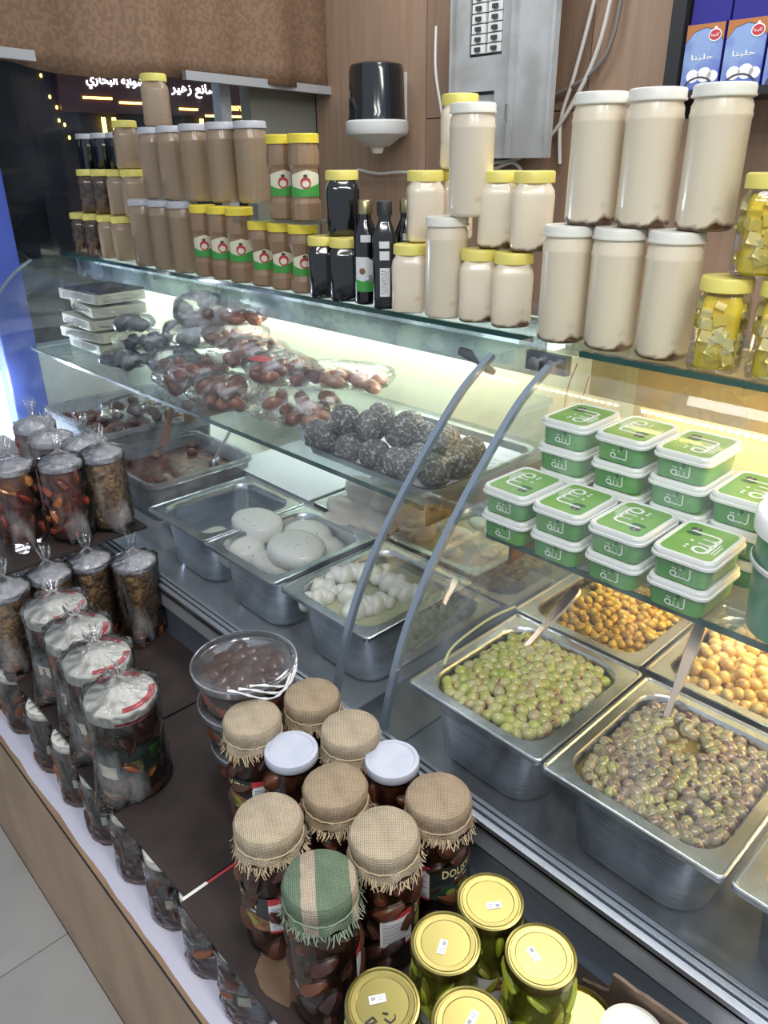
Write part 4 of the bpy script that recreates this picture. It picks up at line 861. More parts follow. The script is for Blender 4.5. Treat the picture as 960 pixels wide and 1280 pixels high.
def olives(k, mats, n, rl, rw, z0, heap, mind, label, hole=False, region=None, seed=1, group=None, nm='olive'):
    random.seed(seed); g = G(); me = []
    for q in range(3):
        g = G(); g.ball(rw, rw, rl, 10, 7, T=Matrix.Rotation(pi/2, 4, 'Y'), lump=.10, seed=q+seed)
        if hole:  # pitted end: a small dark well
            v = g.v; g.lathe([(rw*.34, 0), (rw*.30, rl*.06), (rw*.16, rl*.03)], 8, mi=1, T=Matrix.Translation((rl*.955, 0, 0)) @ Matrix.Rotation(pi/2, 4, 'Y'), cap0=False)
        me.append(g.mesh('olive', [M[mats], M['paste']], True, 60))
    c = PX[k]; pts = []; tries = 0
    while len(pts) < n and tries < 40000:
        tries += 1; x, y = random.uniform(-.1, .1), random.uniform(-.117, .117)
        if not in_rr(x, y, .206-2*rw, .240-2*rw, .036): continue
        if region and not region(x, y): continue
        lay = 0 if len(pts) < n*.62 else 1
        if any((x-a)**2+(y-b)**2 < (mind*(1 if lay == 0 else 1.15))**2 for a, b, l_ in pts if lay == l_): continue
        pts.append((x, y, lay))
    for x, y, lay in pts:
        e = max(0, 1-(2*x/.2)**2)*max(0, 1-(2*y/.24)**2)
        z = z0+heap*e+(rw*1.15 if lay else 0)+random.uniform(-.0015, .0015); s = random.uniform(.88, 1.08)
        o = link(nm, random.choice(me), None, (c[0]+x, c[1]+y, z), (random.uniform(-3, 3), random.uniform(-.7, .7), random.uniform(0, 6.28)), (s, s, s))
        o['label'] = label; o['category'] = 'olive'; o['group'] = group
olives('green', 'olive_green', 292, .0122, .0100, ZP-.014, .015, .0128, 'green pitted olive in the nearest green pan', True, seed=3, group='green pitted olives', nm='green_olive')
olives('striped', 'olive_striped', 292, .0122, .0098, ZP-.013, .009, .0124, 'dark striped split olive in the front pan', True, seed=5, group='dark striped olives', nm='striped_olive', region=lambda x, y: ((x+.018)/.034)**2+((y-.045)/.042)**2 > 1+.9*noise.noise(Vector((x*55, y*55, 2))))
olives('striped', 'olive_striped', 12, .0122, .0098, ZP-.024, .0, .017, 'dark striped olive half sunk in the open amber brine', True, seed=15, group='half sunk striped olives', nm='striped_olive', region=lambda x, y: ((x+.018)/.030)**2+((y-.045)/.036)**2 < 1)
olives('amber', 'olive_yellow', 270, .0102, .0080, ZP-.025, .014, .0108, 'small amber olive in the pan under the tubs', seed=7, group='small amber olives', nm='amber_olive', region=lambda x, y: x > -.060+.02*sin(y*40)-.5*max(0, y))
olives('pale', 'olive_pale', 190, .0122, .0106, ZP-.025, .008, .0142, 'pale orange olive in the pan behind the striped olives', seed=9, group='pale orange olives', nm='pale_olive')
olives('extra', 'olive_pale', 40, .0112, .0098, ZP-.034, .002, .0200, 'chilli coated olive in the pan at the frame edge', seed=12, group='chilli coated olives', nm='chilli_olive')
# ladles and strip
def spoon(p0, p1, m, label, w0=.006, w1=.010):
    a, b_ = Vector(p0), Vector(p1); d_ = (b_-a); L_ = d_.length; t = thing('serving_spoon', label, 'spoon', a); q = d_.to_track_quat('X', 'Z'); t.rotation_euler = q.to_euler()
    g = G(); st = [(0, w0*.8), (L_*.3, w0), (L_*.7, w1), (L_*.95, w1*1.05), (L_, w1*.7)]
    g.loft([[(x, -w, -.0015), (x, w, -.0015), (x, w*.8, .002), (x, -w*.8, .002)] for x, w in st]); g.build('handle', M[m], t)
    G().ball(.030, .021, .009, 14, 8, T=rot(0, radians(-35), 0, (-.018, 0, -.016))).build('bowl', M['steel'], t)
    return t
spoon(atz(652, 815, .843), atz(722, 735, .93), 'handle', 'steel serving spoon standing in the green olives', .006, .011)
spoon(atz(830, 903, .840), atz(877, 778, .965), 'handle', 'steel serving spoon standing in the dark striped olives', .006, .010)
p = smooth_path([(-.668, .765, .853), (-.678, .80, .868), (-.672, .88, .885), (-.66, .94, .89)]); tag(G().tube(p, .0022, 6).build('packing_strip', M['green_strip']), 'thin yellow green strip leaning over the green olive pan edge', 'strip')
g = G(); n = 20; g.add([(a_*.025*cos(4*t_), a_*.06*sin(2*t_)*1, 0) for t_ in [0] for a_ in [0]], [])
tag(G().tube([(-.30+.05+.028*cos(a/10*pi), 1.075+.035*sin(a/10*pi), ZP-.022) for a in range(0, 15)], .009, 8).build('pepper_ring', M['olive_pale']), 'curved pale pepper floating among the pale orange olives', 'pepper')

# cheeses
SCL = 1.5
def cheese(px, py, z, r, m, label, group, seed, nm='cheese_round'):
    p = atz(px, py, z); r = [q*SCL for q in r]; o = G().ball(r[0], r[1], r[2], 20, 12, lump=.10, seed=seed); o.v = [(x, y, r[2]*math.copysign(abs(zz/r[2])**.72, zz)) for x, y, zz in o.v]; o = o.build(nm, M[m]); o.location = p; o.rotation_euler = (0, 0, random.uniform(-.6, .6)); return tag(o, label, 'cheese', group)
gs = 'speckled white cheese rounds'
for k, (px, py, z, r, w) in enumerate(((322, 657, .842, (.047, .034, .022), 'topmost at the far edge of the heap'), (372, 688, .838, (.050, .040, .022), 'topmost and nearest on the heap'), (303, 688, .806, (.040, .036, .024), 'low at the empty pan side'), (385, 672, .812, (.046, .038, .022), 'behind the nearest topmost round'), (352, 706, .800, (.050, .030, .018), 'lowest at the front'), (400, 690, .796, (.042, .04, .022), 'low at the braided cheese side'))):
    cheese(px, py, z, r, 'speckled', 'speckled white cheese round in its pan, '+w, gs, k)
cheese(268, 672, .734, (.035, .03, .014), 'cheese', 'last white cheese piece lying in the nearly empty pan', gs, 9)
SCL = 1.12; random.seed(14)
def braid(px, py, z, ang, L_, label):
    t = thing('braided_cheese', label, 'cheese', atz(px, py, z), ang, 'braided white cheeses in brine'); n = 5
    for i in range(n):
        x = (i/(n-1)-.5)*L_*.85; s = 1-.35*abs(2*i/(n-1)-1)**2
        G().ball(.0125*s+.004, .025*s, .021*s, 14, 9, T=rot(0, 0, .55*(1 if i % 2 else -1), (x, .004*(1 if i % 2 else -1), 0)), lump=.12, seed=i).build('strand', M['cheese'], t)
for k, (px, py, a, L_, w) in enumerate(((432, 718, .3, .075, 'far middle'), (402, 735, -.4, .070, 'beside the speckled cheese pan'), (395, 750, .5, .060, 'nearest the pan front corner'), (455, 715, .1, .06, 'farthest along the back'), (440, 745, -.9, .07, 'lying across the middle'), (490, 728, -.6, .075, 'upper beside the end glass'), (470, 755, .4, .06, 'low centre, half sunk'), (510, 742, -.3, .06, 'at the end glass corner'), (448, 762, .2, .05, 'front centre, half sunk'))):
    braid(px, py, ZP-.022+.010*(k in (0, 5, 3)), a+.8, L_, 'braided white cheese piece in brine, '+w)
SCL = 1.2
for k, (px, py, z, r, w) in enumerate(((452, 612, .90, (.052, .03, .021), 'topmost on the far end'), (440, 636, .866, (.055, .03, .022), 'second layer, beside the white liner'), (430, 655, .836, (.050, .03, .022), 'lowest, nearest the speckled cheese'), (478, 625, .885, (.05, .032, .022), 'upper middle'), (470, 655, .842, (.055, .034, .026), 'large, front middle'), (510, 640, .872, (.05, .032, .024), 'upper, beside the end glass'), (515, 658, .84, (.05, .035, .024), 'low, beside the end glass'), (480, 640, .83, (.06, .05, .02), 'buried below the middle'))):
    cheese(px, py, z, r, 'cheese_pink', 'smooth off-white cheese roll in the back pan, '+w, 'off-white cheese rolls', 20+k, 'cheese_roll')
for k, (px, py) in enumerate(((600, 655), (575, 668), (620, 668), (560, 690), (610, 690), (640, 650))): cheese(px, py, ZP-.024, (.026, .02, .011), 'cheese', 'soft white curd floating in the cloudy brine pan', 'curds in the cloudy brine', 40+k, 'cheese_curd')

# mould-ripened balls on a tray
tr = thing('steel_tray', 'shallow steel tray of dark moulded cheese balls on the glass shelf', 'tray', (-1.02, 1.065, ZS), 0)
G().loft([at3(rrect(.36, .30, .03), 0), at3(rrect(.37, .31, .032), .016), at3(rrect(.385, .325, .036), .018), at3(rrect(.385, .325, .036), .020), at3(rrect(.366, .306, .03), .018), at3(rrect(.355, .295, .028), .003)]).build('tray_body', M['steel'], tr)
G().prism(rrect(.354, .294, .028), .0032, .0036).build('tray_liner', M['paper_white'], tr, False)
random.seed(21)
balls = [(375, 540, 1), (402, 550, 1), (432, 526, 2), (464, 533, 2), (430, 560, 1), (463, 570, 1), (500, 540, 2), (499, 579, 1), (512, 530, 1), (545, 562, 1), (557, 550, 1), (545, 590, 1), (574, 577, 1), (588, 565, 1), (530, 545, 1), (404, 523, 1), (477, 520, 1), (549, 553, 1), (523, 575, 1)]
bm_ = [G().ball(.0325, .0325, .031, 18, 12, lump=.06, seed=q).mesh('cheese_ball', M['shanklish']) for q in range(3)]
where = ['front corner by the sausages', 'front second from the sausages', 'topmost nearest the sausages', 'topmost second', 'front third', 'front fourth', 'topmost at the end of the row', 'front fifth, torn wrapper', 'back behind the topmost', 'middle behind the front glass edge', 'back middle', 'front before the tray corner', 'tray corner', 'back tray corner', 'buried middle', 'back left of the topmost', 'back between two topmost', 'back right half hidden', 'buried near the corner']
for k, (px, py, lv) in enumerate(balls):
    p = atz(px, py, ZS+(.036 if lv == 1 else .082))
    p.x = min(max(p.x, -1.18), -.868); p.y = min(max(p.y, .935), 1.19)
    o = link('cheese_ball', bm_[k % 3], None, p, [random.uniform(0, 6) for _ in range(3)]); tag(o, 'dark powdery moulded cheese ball on the tray, '+where[k], 'cheese', 'dark moulded cheese balls')

# bagged meats on the glass shelf of the left case
def pillow(w, d, h, seed, n=24, k=12, m='food_bag'):
    g = G(); g.ball(1, 1, 1, n, k); rnd = random.Random(seed); v = []
    for x, y, z in g.v:
        q = noise.noise(Vector((x*2.1+seed*3, y*2.1, z*2.1)))*.30+noise.noise(Vector((x*6+seed, y*6, z*6)))*.12
        e = max(abs(x), abs(y)); sx = math.copysign(abs(x)**.75, x); sy = math.copysign(abs(y)**.75, y)
        v.append((sx*w*(1+.25*q), sy*d*(1+.25*q), max(-h*.92, z*h*(1+.6*q))))
    g.v = v; return g
def food_bag(x, y, z, w, d, h, content, cnt, r, label, rz=0, film='food_bag', group='bags of meat on the glass shelf', tilt=0):
    t = thing('food_bag', label, 'bag', (x, y, z), rz, group); rnd = random.Random(label)
    if tilt: t.rotation_euler = (tilt, 0, rz)
    pillow(w, d, h, rnd.randint(1, 99)).build('film', M[film], t, ang=60, loc=(0, 0, h*.92))
    ms = [G().ball(r*1.3, r*.85, r*.82, 10, 7, lump=.22, seed=q).mesh('sausage', M[content]) for q in range(3)]
    nx = max(2, int(w*1.5/(r*1.9))); i = 0
    pts = []
    for q in range(cnt*30):
        if len(pts) >= cnt: break
        a = (rnd.uniform(-.72, .72)*w, rnd.uniform(-.68, .68)*d, rnd.choice((r*.85, h*1.85-r*1.1)) if h > r*1.7 else r*.85)
        if all((a[0]-b_[0])**2+(a[1]-b_[1])**2+(a[2]-b_[2])**2 > (r*1.5)**2 for b_ in pts): pts.append(a)
    for a in pts: link('sausage', rnd.choice(ms), t, a, (rnd.uniform(-.4, .4), rnd.uniform(-.4, .4), rnd.uniform(0, 6)))
    return t
food_bag(-1.60, .985, ZS, .115, .085, .040, 'sausage', 13, .021, 'clear bag of reddish brown sausages at the shelf edge, bottom', .1)
food_bag(-1.80, 1.00, ZS, .105, .095, .042, 'sausage', 13, .021, 'clear bag of reddish brown sausages beside the dark wrapped rolls', -.2)
food_bag(-1.38, 1.03, ZS, .11, .10, .036, 'sausage', 12, .020, 'clear bag of reddish brown sausages beside the cheese ball tray', .3)
food_bag(-1.66, 1.10, ZS+.070, .11, .09, .036, 'sausage', 12, .020, 'clear bag of brown sausages stacked in the middle of the heap', .2)
food_bag(-1.50, 1.08, ZS+.064, .12, .085, .034, 'sausage', 11, .020, 'clear bag of brown sausages with red tag on the heap', -.2)
food_bag(-1.36, 1.16, ZS+.062, .13, .085, .028, 'pink_meat', 10, .020, 'clear bag of pale sausages lying over the tray end', .5)
food_bag(-1.86, 1.19, ZS+.075, .10, .085, .034, 'pink_meat', 10, .021, 'clear bag of pinkish sausages under the topmost bag', .1)
food_bag(-1.87, 1.20, ZS+.140, .11, .09, .030, 'sausage', 8, .020, 'topmost clear bag of brown sausages on the heap', -.1)
food_bag(-2.16, 1.00, ZS, .085, .075, .026, 'dark_meat', 7, .022, 'clear bag of dark grey wrapped rolls at the shelf edge, bottom', .2)
food_bag(-2.14, 1.04, ZS+.050, .085, .075, .028, 'dark_meat', 7, .022, 'clear bag of dark grey wrapped rolls, second up', .5)
food_bag(-2.15, 1.03, ZS+.104, .060, .050, .024, 'dark_meat', 3, .026, 'small dark bag with two round lumps on top', .3)
food_bag(-1.97, 1.05, ZS, .08, .07, .040, 'dark_meat', 6, .022, 'clear bag of dark rolls between grey rolls and brown sausages', .1, film='bag_milky')
food_bag(-2.02, 1.17, ZS+.055, .11, .09, .045, 'slab', 5, .026, 'milky crumpled bag of pale pieces behind the dark rolls', .4, film='crumpled')
food_bag(-2.0, 1.17, ZS+.14, .08, .06, .035, 'slab', 3, .022, 'crumpled empty looking clear bag standing up on the heap', 1.0, film='crumpled', tilt=.7)
for k in range(5):
    t = thing('cheese_packet', 'flat clear packet of pale cheese slabs, '+['lowest of its stack', 'second up of its stack', 'middle of its stack', 'fourth up of its stack', 'topmost of its stack with dark edge'][k], 'packet', (-2.44+.012*sin(k*3)+.01*k, 1.06+.012*cos(k*2), ZS+.040*k), .15*sin(k*1.7), 'stacked cheese packets')
    G().box((-.12, -.085, .004), (.12, .085, .033), r=.01).build('slab', M['slab'], t)
    pillow(.135, .10, .0185, 40+k).build('film', M['food_bag'], t, loc=(0, 0, .0175), ang=60)
G().box((-.09, -.08, .034), (.12, .08, .0385)).build('dark_edge_card', M['dark_edge'], t, False)
tag(pillow(.030, .022, .003, 77).build('wrapper_tag', M['red'], loc=(-1.50, 1.02, ZS+.126)), 'small red printed tag lying on a sausage bag', 'tag')

# white liners and storage tubs low in the left case
t = thing('paper_liner', 'folded white paper liner on the case bed behind the empty pan', 'liner', (-1.52, 1.17, .852))
g = G(); g.loft([[(-.17, -.15, 0), (.18, -.15, -.002), (.18, .12, 0), (-.17, .12, .004)], [(-.17, -.15, .002), (.18, -.15, 0), (.18, .12, .002), (-.17, .12, .006)]]); g.build('sheet', M['paper_white'], t, False)
g = G(); g.box((-.17, .10, 0), (.18, .103, .11)); g.build('folded_edge', M['paper_white'], t, False)
G().box((-.165, -.14, -.147), (.175, .118, -.003)).build('support_box', M['paper_white'], t, False)
def storage(x0, x1, y0, y1, z, h, label, cont, bits):
    t = thing('storage_tub', label, 'tub', ((x0+x1)/2, (y0+y1)/2, z)); w, d = x1-x0, y1-y0
    g = G(); g.loft([at3(rrect(w*.9, d*.9, .03), 0), at3(rrect(w*.95, d*.95, .03), h-.012), at3(rrect(w, d, .035), h-.012), at3(rrect(w, d, .035), h), at3(rrect(w*.93, d*.93, .03), h), at3(rrect(w*.88, d*.88, .03), .004)]); g.build('tub_body', M['storage'], t)
    G().loft([at3(rrect(w*.87, d*.87, .03), .005), at3(rrect(w*.92, d*.92, .03), h*.62), at3(rrect(w*.5, d*.5, .03), h*.66)]).build('contents', M[cont], t)
    rnd = random.Random(label); ms = [G().ball(.016, .012, .009, 9, 6, lump=.2, seed=q).mesh('piece', M['dates']) for q in range(3)]
    for k in range(bits): link('piece', rnd.choice(ms), t, (rnd.uniform(-.4, .4)*w, rnd.uniform(-.4, .4)*d, h*.66+rnd.uniform(0, .012)), (rnd.uniform(0, 6), 0, rnd.uniform(0, 6)))
    return t
storage(-1.93, -1.61, .75, 1.06, .78, .105, 'clear storage tub of dark red olive paste beside the empty pan', 'paste', 12)
storage(-2.40, -1.98, .80, 1.18, .78, .13, 'clear storage tub heaped with brown dried pieces behind the red paste', 'paste', 130)
for k, (x, y) in enumerate(((-1.77, .90), (-2.19, .99))): tag(G().box((-.15, -.13, 0), (.15, .13, .076)).build('riser_block', M['paper_white'], loc=(x, y, .703), smooth=False), 'white riser block below the '+['red paste tub', 'brown dried pieces tub'][k], 'riser')
food_bag(-2.13, 1.0, .885, .12, .10, .035, 'dates', 14, .017, 'clear bag of brown dried pieces lying in the storage tub', .3, group='bags in the storage tub')
a = atz(207, 545, .90); b_ = atz(214, 512, .97)
t = thing('wooden_spoon', 'brown wooden spoon standing in the brown dried pieces', 'spoon', a); d_ = b_-a; t.rotation_euler = d_.to_track_quat('X', 'Z').to_euler()
G().tube([(-.03, 0, 0), (.02, 0, 0), (.06, 0, 0), (d_.length+.02, 0, 0)], [.014, .012, .007, .008], 8).build('handle', M['wood_spoon'], t)
a = atz(270, 572, .87); b_ = atz(288, 538, .96); spoon(a, b_, 'spoon_white', 'pale serving spoon standing in the red olive paste', .008, .006)

# ------------------------------------------------------------------ bags around jars
def bag_geo(R, H, seed, tuft=.03, tail=None, tail_amt=.02, loose=1.06, flat=False):
    rnd = random.Random(seed); ph = [rnd.uniform(0, 6.28) for _ in range(6)]; n = 56; loops = []
    zs = [(.0, 1.0), (.004, 1.04), (H*.08, 1.06), (H*.2, 1.05), (H*.35, 1.03), (H*.5, 1.03), (H*.65, 1.03), (H*.8, 1.04), (H*.92, 1.06), (H*.98, 1.07), (H+.004, 1.03), (H+.008, .8), (H+.012, .55), (H+.017, .3), (H+.024, .12), (H+.028, .09), (H+.036, .16), (H+.028+tuft, .30)]
    if flat: zs = [q for q in zs if q[0] <= H]+[(H+.001, .6), (H+.002, .05)]
    for z, s in zs:
        l = []
        for i in range(n):
            a = 2*pi*i/n
            fo = sin(5*a+ph[0]+z*20)*.4+sin(9*a+ph[1]-z*35)*.35+sin(14*a+ph[2]+z*60)*.3
            r = R*s*(loose/1.06)*(1+(.030 if z <= H else .10)*fo)
            if tail is not None and z < H*.9:
                dd = abs((a-tail+pi) % (2*pi)-pi); r += tail_amt*max(0, 1-z/(H*.9))**1.3*math.exp(-(dd/.38)**2)
            zz = z+(.006*sin(7*a+ph[3]) if z > H+.03 else 0)+(.002*sin(11*a+ph[4]) if z > H and z < H+.03 else 0)
            l.append((r*cos(a), r*sin(a), zz))
        loops.append(l)
    g = G(); g.loft(loops, cap0=True, cap1=False); return g
lump_mesh = {}
def lumps(t, m, n, R, z0, z1, rl, rw, seed, name):
    """Pieces packed round the inside of a jar."""
    rnd = random.Random(seed)
    if (m, rl, rw, name) not in lump_mesh: lump_mesh[(m, rl, rw, name)] = [G().ball(rw, rw*.8, rl, 9, 6, lump=.22, seed=q).mesh(name, M[m]) for q in range(3)]
    for k in range(n):
        a = k*2.39996+rnd.uniform(-.3, .3); z = z0+(z1-z0)*((k+.5)/n); r = R-rw*.55
        link(name, rnd.choice(lump_mesh[(m, rl, rw, name)]), t, (r*cos(a), r*sin(a), z), (rnd.uniform(-1.2, 1.2), rnd.uniform(-.12, .12), a), (rnd.uniform(.8, 1.15),)*3)

# upper tier: tall bagged jars
def bagged_tall(kind, seed, tail, milky, name='bagged_jar', small=False):
    t = thing(name, '-', 'jar'); H = .178; R = .0455
    G().lathe([(R*.88, 0), (R*.97, .003), (R, .009), (R, .150), (R*.93, .160), (R*.90, .165)], 32).build('jar_glass', M['jar_glass'], t)
    if kind == 'nuts': G().lathe([(R*.85, .003), (R*.955, .009), (R*.955, .150), (R*.85, .160)], 32).build('contents', M['nut_fill'], t); lumps(t, 'nuts', 70, R*.975, .008, .152, .0075, .005, seed, 'nut')
    else: G().lathe([(R*.78, .003), (R*.84, .009), (R*.84, .145), (R*.7, .158)], 28).build('contents', M['pepper_fill'], t); lumps(t, kind, 30, R*.97, .016, .150, .021, .0165, seed, 'pepper_piece')
    lid_geo(R*1.0, .015).build('lid', M['lid_grey'], t, loc=(0, 0, .163))
    b_ = bag_geo(R*1.03, H, seed, .030, tail, .035).build('bag', M['bag_milky' if milky == 2 else 'bag'], t, ang=75)
    # film gathered over the lid, several layers deep
    G().lathe([(R*1.05, -.004), (R*1.06, .002), (R*.8, .007), (R*.4, .012), (.006, .020)], 40, cap0=False, wob=lambda a, z, r: 1+.04*sin(9*a+seed)+.03*sin(17*a)).build('bag_gather', M['bag_milky' if milky == 2 else 'bag'], b_, loc=(0, 0, H), ang=75)
    return t
ZU = .8325
items = [(10, 577, 'pepper', 0, 'bagged jar of dark red peppers at the upper tier corner, cut by frame edge'), (74, 572, 'pepper', 0, 'bagged jar of dark red peppers in front on the upper tier'), (124, 555, 'nuts', 0, 'bagged jar of mixed nuts at the upper tier tip'), (100, 525, 'pepper', 2, 'milky bagged jar with tall film twist behind the nut jar'), (62, 543, 'pepper', 2, 'milky bagged jar behind the front pepper jar'), (42, 527, 'pepper', 2, 'milky bagged jar at the back beside the blue post')]
for k, (px, py, kd, mk, lb) in enumerate(items):
    p = atz(px, py, ZU+.185); p = p*(min(1, .64/p.y)); t = bagged_tall(kd, 30+k, [.4, .7, .9, 2, 3, 4][k]-pi/4, mk); t.location = (p.x, p.y, ZU); t['label'] = lb; t['group'] = 'bagged jars on the upper tier'
    if k == 3: G().tube(smooth_path([(0, 0, .195), (.004, .003, .215), (.012, .004, .235), (.004, .01, .245), (-.01, .006, .23), (0, 0, .21)]), [.004]*6+[.005]*25, 6).build('film_twist', M['bag_milky'], t)
# under the upper tier
for k, (px, py, kd, lb) in enumerate(((166, 690, 'nuts', 'bagged nut jar under the upper tier, nearest the steel pans'), (112, 706, 'nuts', 'bagged nut jar with knotted film under the upper tier, middle'), (62, 722, 'nuts', 'bagged nut jar under the upper tier beside the white lidded jars'), (8, 742, 'nuts', 'bagged nut jar under the upper tier, cut by frame edge'))):
    p = atz(px, py, .80); p = p*(min(1, .603/p.y)); t = bagged_tall(kd, 50+k, -.6, 0); t.location = (p.x, p.y, ZB+.002); t['label'] = lb; t['group'] = 'bagged jars under the upper tier'
    G().lathe([(.040, .001), (.047, .003), (.048, .020), (.040, .028)], 30, wob=lambda a, z, r: 1+.05*sin(6*a)).build('spilled_oil', M['amber'], t)

# middle tier: white lidded jars in bags, with red print
def red_lid_jar(seed, tail):
    t = thing('bagged_jar', '-', 'jar'); R = .056; H = .185
    G().lathe([(R*.86, 0), (R*.97, .004), (R, .012), (R, .135), (R*.95, .150), (R*.86, .158)], 36).build('jar_glass', M['jar_glass'], t)
    G().lathe([(R*.80, .004), (R*.86, .012), (R*.86, .14), (R*.76, .155)], 28).build('contents', M['brine_dark'], t)
    lumps(t, 'makdous', 32, R*.97, .018, .145, .024, .018, seed, 'stuffed_eggplant')
    lb = patch(G(), R+.0012, -1.5, 1.5, .045, .110, 18, bot=lambda u: .008*sin(9*u)).build('label', M['label_dark_green'], t)
    patch(G(), R+.0018, -.35, .15, .062, .085, 6).build('label_picture', M['olive_print'], lb); patch(G(), R+.0018, .4, .75, .075, .10, 5).build('green_patch', M['label_green'], lb)
    patch(G(), R+.0018, -1.2, -.6, .05, .075, 6).build('pale_patch', M['label_cream'], lb)
    ld = G().lathe([(R*1.0, 0), (R*1.03, .002), (R*1.03, .020), (R*1.0, .025), (R*.9, .0262), (0, .0265)], 40).build('lid', M['lid_white'], t, loc=(0, 0, .156))
    for a0, a1 in ((-.15, 1.5), (2.2, 3.7)):
        g = G(); n = 14; v = [(r_*cos(a0+(a1-a0)*i/n), r_*sin(a0+(a1-a0)*i/n), z_) for i in range(n+1) for r_, z_ in ((R*.80, .0272), (R*1.0, .0264))]; g.add(v, [(2*i, 2*i+1, 2*i+3, 2*i+2) for i in range(n)]); g.build('red_print', M['red'], ld)
    patch(G(), R*1.035, -.4, 1.9, .003, .008, 16).build('red_line', M['red'], ld)
    b_ = bag_geo(R*1.04, H, seed, .022, tail, .030).build('bag', M['bag'], t, ang=75)
    G().lathe([(R*1.02, -.001), (R*.75, .005), (R*.4, .011), (.007, .020)], 40, cap0=False, wob=lambda a, z, r: 1+.04*sin(11*a+seed)+.04*sin(19*a)).build('bag_gather', M['bag'], b_, loc=(0, 0, H), ang=75)
    G().lathe([(R*.86, .0005), (R*1.0, .002), (R*1.04, .010), (R*1.02, .016)], 30, wob=lambda a, z, r: 1+.03*sin(5*a+1)).build('spilled_oil', M['amber'], t)
    return t
for k, (px, py) in enumerate(((69, 757), (97, 787), (121, 820), (150, 866))):
    p = atz(px, py, ZB+.183); t = red_lid_jar(70+k, -.9); t.location = (p.x, p.y, ZB+.0015); t.rotation_euler[2] = face_cam(p)+(.0, .15, -.1, .1)[k]
    t['label'] = 'bagged jar with white lid and red print, '+['farthest in the row of four', 'second farthest in the row', 'third in the row, behind the nearest', 'nearest and largest in the row'][k]; t['group'] = 'white lidded bagged jars on the middle tier'
# plinth level: bagged jars under the cardboard
def low_jar(seed, lid):
    t = thing('bagged_jar', '-', 'jar'); R = .0455; H = .150
    G().lathe([(R*.86, 0), (R*.97, .004), (R, .010), (R, .118), (R*.9, .130)], 32).build('jar_glass', M['jar_glass'], t)
    G().lathe([(R*.80, .004), (R*.85, .010), (R*.85, .118), (R*.76, .128)], 26).build('contents', M['brine_dark'], t)
    lumps(t, 'makdous', 26, R*.97, .016, .122, .021, .016, seed, 'stuffed_eggplant')
    if lid != 'plain':
        lb = patch(G(), R+.001, -1.2, 1.3, .040, .095, 14, bot=lambda u: .01*sin(7*u)).build('label', M['label_dark_green'], t)
        patch(G(), R+.0016, -.1, .7, .050, .086, 6).build('green_patch', M['label_green'], lb); patch(G(), R+.0016, -.9, -.5, .05, .07, 5).build('pale_patch', M['label_cream'], lb)
    lid_geo(R*.98, .018, False).build('lid', M['lid_white'], t, loc=(0, 0, .130))
    bag_geo(R*1.04, H-.002, seed, .008, pi*.55, .018, flat=True).build('bag', M['bag'], t, ang=75)
    G().lathe([(R*.86, .0005), (R*1.0, .002), (R*1.03, .008), (R*1.02, .012)], 30).build('spilled_oil', M['amber'], t)
    return t
for k, (px, py, kd, w) in enumerate(((22, 925, 'g', 'farthest along, under a loose bag'), (62, 973, 'g', 'second farthest along'), (97, 1016, 'g', 'third farthest along with green label'), (130, 1066, 'g', 'fourth along, mostly behind its neighbour'), (160, 1122, 'plain', 'fifth along with plain brown contents'), (202, 1182, 'g', 'sixth along beside the cardboard seam'), (250, 1245, 'g', 'seventh along, white lid half covered'), (305, 1300, 'g', 'nearest at the bottom of the picture'))):
    p = atz(px, py, .475); d_ = Vector((p.x, p.y, 0)).normalized()*.045; t = low_jar(90+k, kd); t.location = (p.x+d_.x, max(p.y+d_.y, .349), .4735); t.rotation_euler[2] = face_cam(p)+.3
    t['label'] = 'bagged brown jar on the white paper plinth, '+w; t['group'] = 'bagged jars on the plinth'
p = atz(15, 850, .50); t = thing('crumpled_bag', 'large crumpled clear bag over brown jars at the plinth far end', 'bag', (-1.62, .36, .4735))
bag_geo(.055, .22, 5, .05).build('film', M['bag'], t, ang=75); G().lathe([(.045, 0), (.048, .01), (.048, .17), (.03, .2)], 24).build('contents', M['nut_fill'], t)

# ------------------------------------------------------------------ front jars
def fringe_geo(R, z0, n, seed, out=.010, drop=.013):
    rnd = random.Random(seed); g = G()
    for i in range(n):
        a = 2*pi*(i+rnd.random())/n; r0 = R*rnd.uniform(.98, 1.03); L_ = drop*rnd.uniform(.4, 1.3); o_ = out*rnd.uniform(-.1, 1.2); s = rnd.uniform(-.006, .006)/R; w = .0007/R
        z = z0+.004*sin(3*a+seed)+rnd.uniform(-.001, .001)
        P = lambda r, aa, zz: (r*cos(aa), r*sin(aa), zz)
        v = [P(r0, a-w, z+.002), P(r0, a+w, z+.002), P(r0+o_*.5, a+s*.4+w, z-L_*.5), P(r0+o_*.5, a+s*.4-w, z-L_*.5), P(r0+o_, a+s+w*.6, z-L_), P(r0+o_, a+s-w*.6, z-L_)]
        g.add(v, [(0, 1, 2, 3), (3, 2, 4, 5)])
    return g
